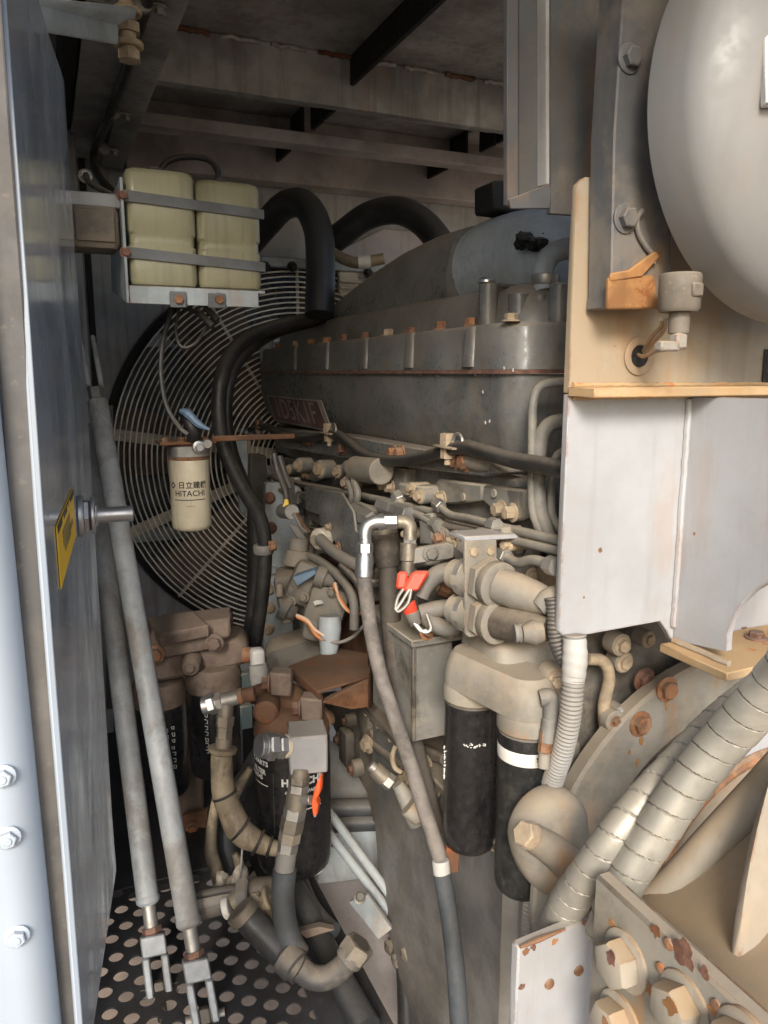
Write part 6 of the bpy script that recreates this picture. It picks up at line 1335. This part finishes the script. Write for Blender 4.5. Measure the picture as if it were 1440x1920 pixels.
for x0, y0, x1, y1, r, hx, m in ((563, 1438, 561, 1462, .019, 0, 'brass_dirty'), (561, 1455, 560, 1470, .0205, 1, 'brass_dirty'), (560, 1470, 558, 1486, .020, 1, 'zinc_dull'), (558, 1484, 554, 1516, .0205, 0, 'brass_dirty'), (554, 1514, 550, 1536, .0215, 1, 'zinc_dull'), (550, 1534, 545, 1560, .0225, 1, 'brass_dirty'), (545, 1558, 541, 1580, .021, 1, 'cast_dusty'), (541, 1578, 538, 1598, .0195, 1, 'zinc_dull'), (538, 1596, 532, 1640, .019, 0, 'wire_grey')):
    b = MB(); (b.hexa if hx else b.cyl)(P(x0, y0, D=1.45), P(x1, y1, D=1.45), r); b.put('hex' if hx else 'barrel', m, bv)
b = MB(); b.cyl(P(565, 1500, D=1.44), P(584, 1500, D=1.425), .009, n=14); b.put('valve_stem', 'zinc_dull', bv)
b = MB(); b.prism(PS(1.42, (585, 1500), (590, 1478), (598, 1458), (602, 1462), (600, 1488), (592, 1500), (596, 1510), (594, 1530), (587, 1532), (584, 1512)), (.012, .018, 0), .002); b.put('handle', 'orange_handle', bv)
b = MB(); b.prism(PS(1.42, (588, 1526), (593, 1526), (593, 1533), (588, 1533)), (.010, .016, 0), .001); b.put('handle_tip', 'zinc', bv)
# hose below the valve, curling to the elbow
vh = thing('drain_hose', 'blue black hose dropping from the ball valve to the deck', 'hose', P(545, 1770, D=1.45))
b = MB(); b.tube(PS(1.45, (534, 1630), (530, 1680), (534, 1725), (545, 1765), (560, 1790)), .0225, 18); b.put('hose_body', 'hose_blue', vh)
eb = thing('hose_elbow', 'grey bent hose end with brass nut lying on the deck', 'fitting', P(610, 1830, D=1.42))
b = MB(); b.tube(PS(1.45, (455, 1712), (480, 1738), (510, 1768), (540, 1800)), [.025, .027, .027, .026], 18); b.put('rubber_hose', 'rubber_clean', eb)
b = MB(); b.cyl(*PS(1.45, (448, 1704), (462, 1720)), .030); b.put('crimp_ring', 'brass_dirty', eb)
b = MB(); b.lathe(P(533, 1790, D=1.44), P(565, 1822, D=1.42)-P(533, 1790, D=1.44), [(.027, 0), (.031, .003), (.031, .030), (.026, .034), (.026, .045)], 10); b.put('crimp', 'conduit_dark', eb)
b = MB(); b.tube(PS(1.41, (560, 1815), (585, 1832), (615, 1832), (640, 1815), (655, 1797)), [.022, .0215, .0215, .0215, .022], 18); b.put('bent_tube', 'conduit_dark', eb)
p0, p1 = PS(1.40, (652, 1800), (664, 1785)); b = MB(); b.cyl(p0, p1, .027); b.put('collar', 'conduit_dark', eb)
p0, p1 = PS(1.40, (661, 1790), (677, 1768)); b = MB(); b.hexa(p0, p1, .030, .3); b.put('end_nut', 'brass_dirty', eb)
b = MB(); b.lathe(p1-(p1-p0)*.02, p1-p0, [(.019, 0), (.019, .0015)], 18); b.put('bore', 'black_and_shade', eb)
# fitting junction at the deck
jn = thing('deck_junction', 'grimy hose junction with torn cream wrap at the back of the deck', 'fitting', P(500, 1690, D=1.55))
for pts, r, m, nm in (((( 345, 1700), (420, 1685), (450, 1680)), .016, 'wire_grey', 'pipe'), (((330, 1690), (430, 1668), (520, 1662)), .010, 'rubber', 'pipe'), (((440, 1690), (475, 1672), (520, 1668)), .026, 'brass_dirty', 'joint'), (((375, 1708), (430, 1692), (446, 1688)), .019, 'conduit_dark', 'sleeve'), (((452, 1700), (468, 1722), (480, 1738)), .021, 'brass_dirty', 'joint')):
    b = MB(); b.tube(PS(1.55, *pts), r, 14); b.put(nm, m, jn)
b = MB(); b.hexa(*PS(1.53, (447, 1678), (468, 1675)), .030, .3); b.put('hex_joint', 'wire_grey', jn)
b = MB(); b.cyl(*PS(1.53, (420, 1704), (432, 1700)), .021, n=16); b.put('bright_end', 'white_band', jn)
for px, py, sx in ((500, 1700, .024), (510, 1722, .022), (520, 1745, .018), (478, 1690, .014)):
    b = MB(); b.ball(P(px, py, D=1.50), sx, .9, .7, 1.1, 10, .28); b.put('torn_wrap', 'tan_hose', jn)
b = MB(); b.cyl(*PS(1.49, (497, 1685), (505, 1682)), .022, n=16); b.put('cream_end', 'tan_hose', jn)
for px, py, r in ((450, 1640, .016), (440, 1660, .018), (415, 1650, .014)):
    b = MB(); b.ball(P(px, py, D=1.62), r, 1, 1, 1.3, 8, .25); b.put('rag_lump', 'guard_bar', jn)
t = MB(); t.tube(PS(1.6, (455, 1580), (452, 1620), (448, 1650)), .0022, 6); tag(t.put('loose_string', 'white_tape'), 'thin pale string hanging by the wrapped hose', 'string')
# black hoses going out at the bottom
for pts, r, m, lab in ((((540, 1650, 1.7), (570, 1700, 1.65), (600, 1760, 1.6), (640, 1840, 1.5), (690, 1930, 1.4)), .026, 'rubber_clean', 'black hose slanting off the deck to the bottom edge'), (((560, 1640, 1.8), (580, 1690, 1.7), (600, 1720, 1.65), (625, 1745, 1.6)), .017, 'hose_blue', 'blue grey pipe behind the drain hose'), (((735, 1650, 2.0), (752, 1740, 1.9), (760, 1850, 1.8), (762, 1990, 1.72)), .020, 'rubber_clean', 'black hose hanging below the oil sump')):
    t = MB(); t.tube(PS(1.5, *pts), r, 14); tag(t.put('bottom_hose', m), lab, 'hose')
# torn strap on the hose
t = MB(); t.prism(PS(1.55, (560, 1748), (600, 1738), (628, 1744), (600, 1752), (575, 1760)), (.005, .02, -.004), .001); tag(t.put('torn_strip', 'brown_cast'), 'torn brown strip lying over the black hose', 'scrap')

# ---------------------------------------------------------------- pale frame and pan under the engine
fr_ = thing('frame_rail', 'pale blue frame rail with slanted rods seen under the engine', 'frame', (.7, 2.2, -.3))
b = MB(); b.prism([P(x, y, D=d_) for x, y, d_ in ((600, 1390, 2.35), (720, 1380, 2.35), (760, 1540, 2.1), (600, 1545, 2.1))], (0, 0, -.02), .002); b.put('sloped_plate', 'pale_blue', fr_)
b = MB(); b.prism([P(x, y, D=2.05) for x, y in ((595, 1560), (760, 1545), (760, 1640), (595, 1660))], (.02, .05, 0), .004); b.put('rail_face', 'pale_blue', fr_)
for pts in (((600, 1515), (760, 1512)), ((600, 1545), (760, 1538))):
    b = MB(); b.cyl(*PS(2.06, *pts), .024); b.put('cross_pipe', 'hose_blue', fr_)
for pts in (((600, 1500), (660, 1580), (740, 1690)), ((600, 1540), (650, 1605), (735, 1715))):
    b = MB(); b.tube(PS(1.85, *pts), .011, 12); b.put('slanted_rod', 'pale_blue', fr_)
lw = tag(MB().prism([P(x, y, D=d_) for x, y, d_ in ((590, 1640, 2.2), (800, 1610, 2.2), (1000, 2050, 1.75), (600, 2050, 1.75))], (0, 0, -.02), .002).put('belly_pan', 'lilac'), 'pale lilac grey belly pan under the oil sump', 'pan')
bk = thing('pan_bracket', 'pale bent bracket tab standing on the belly pan', 'bracket', P(690, 1740, D=1.8))
b = MB(); b.prism(PS(1.78, (654, 1692), (690, 1678), (735, 1742), (710, 1762)), (.006, .012, 0), .001); b.put('tab', 'pale_blue', bk)
bolt(bk, P(674, 1684, D=1.77), V((0, -.6, .8)), .010, .01, 'zinc_dull'); 
b = MB(); b.prism([P(x, y, D=2.3) for x, y in ((230, 1560), (600, 1560), (600, 1640), (230, 1660))], (.02, .05, 0), .004); tag(b.put('rear_crossmember', 'dark_steel'), 'dark crossmember behind the deck and filters', 'crossmember')
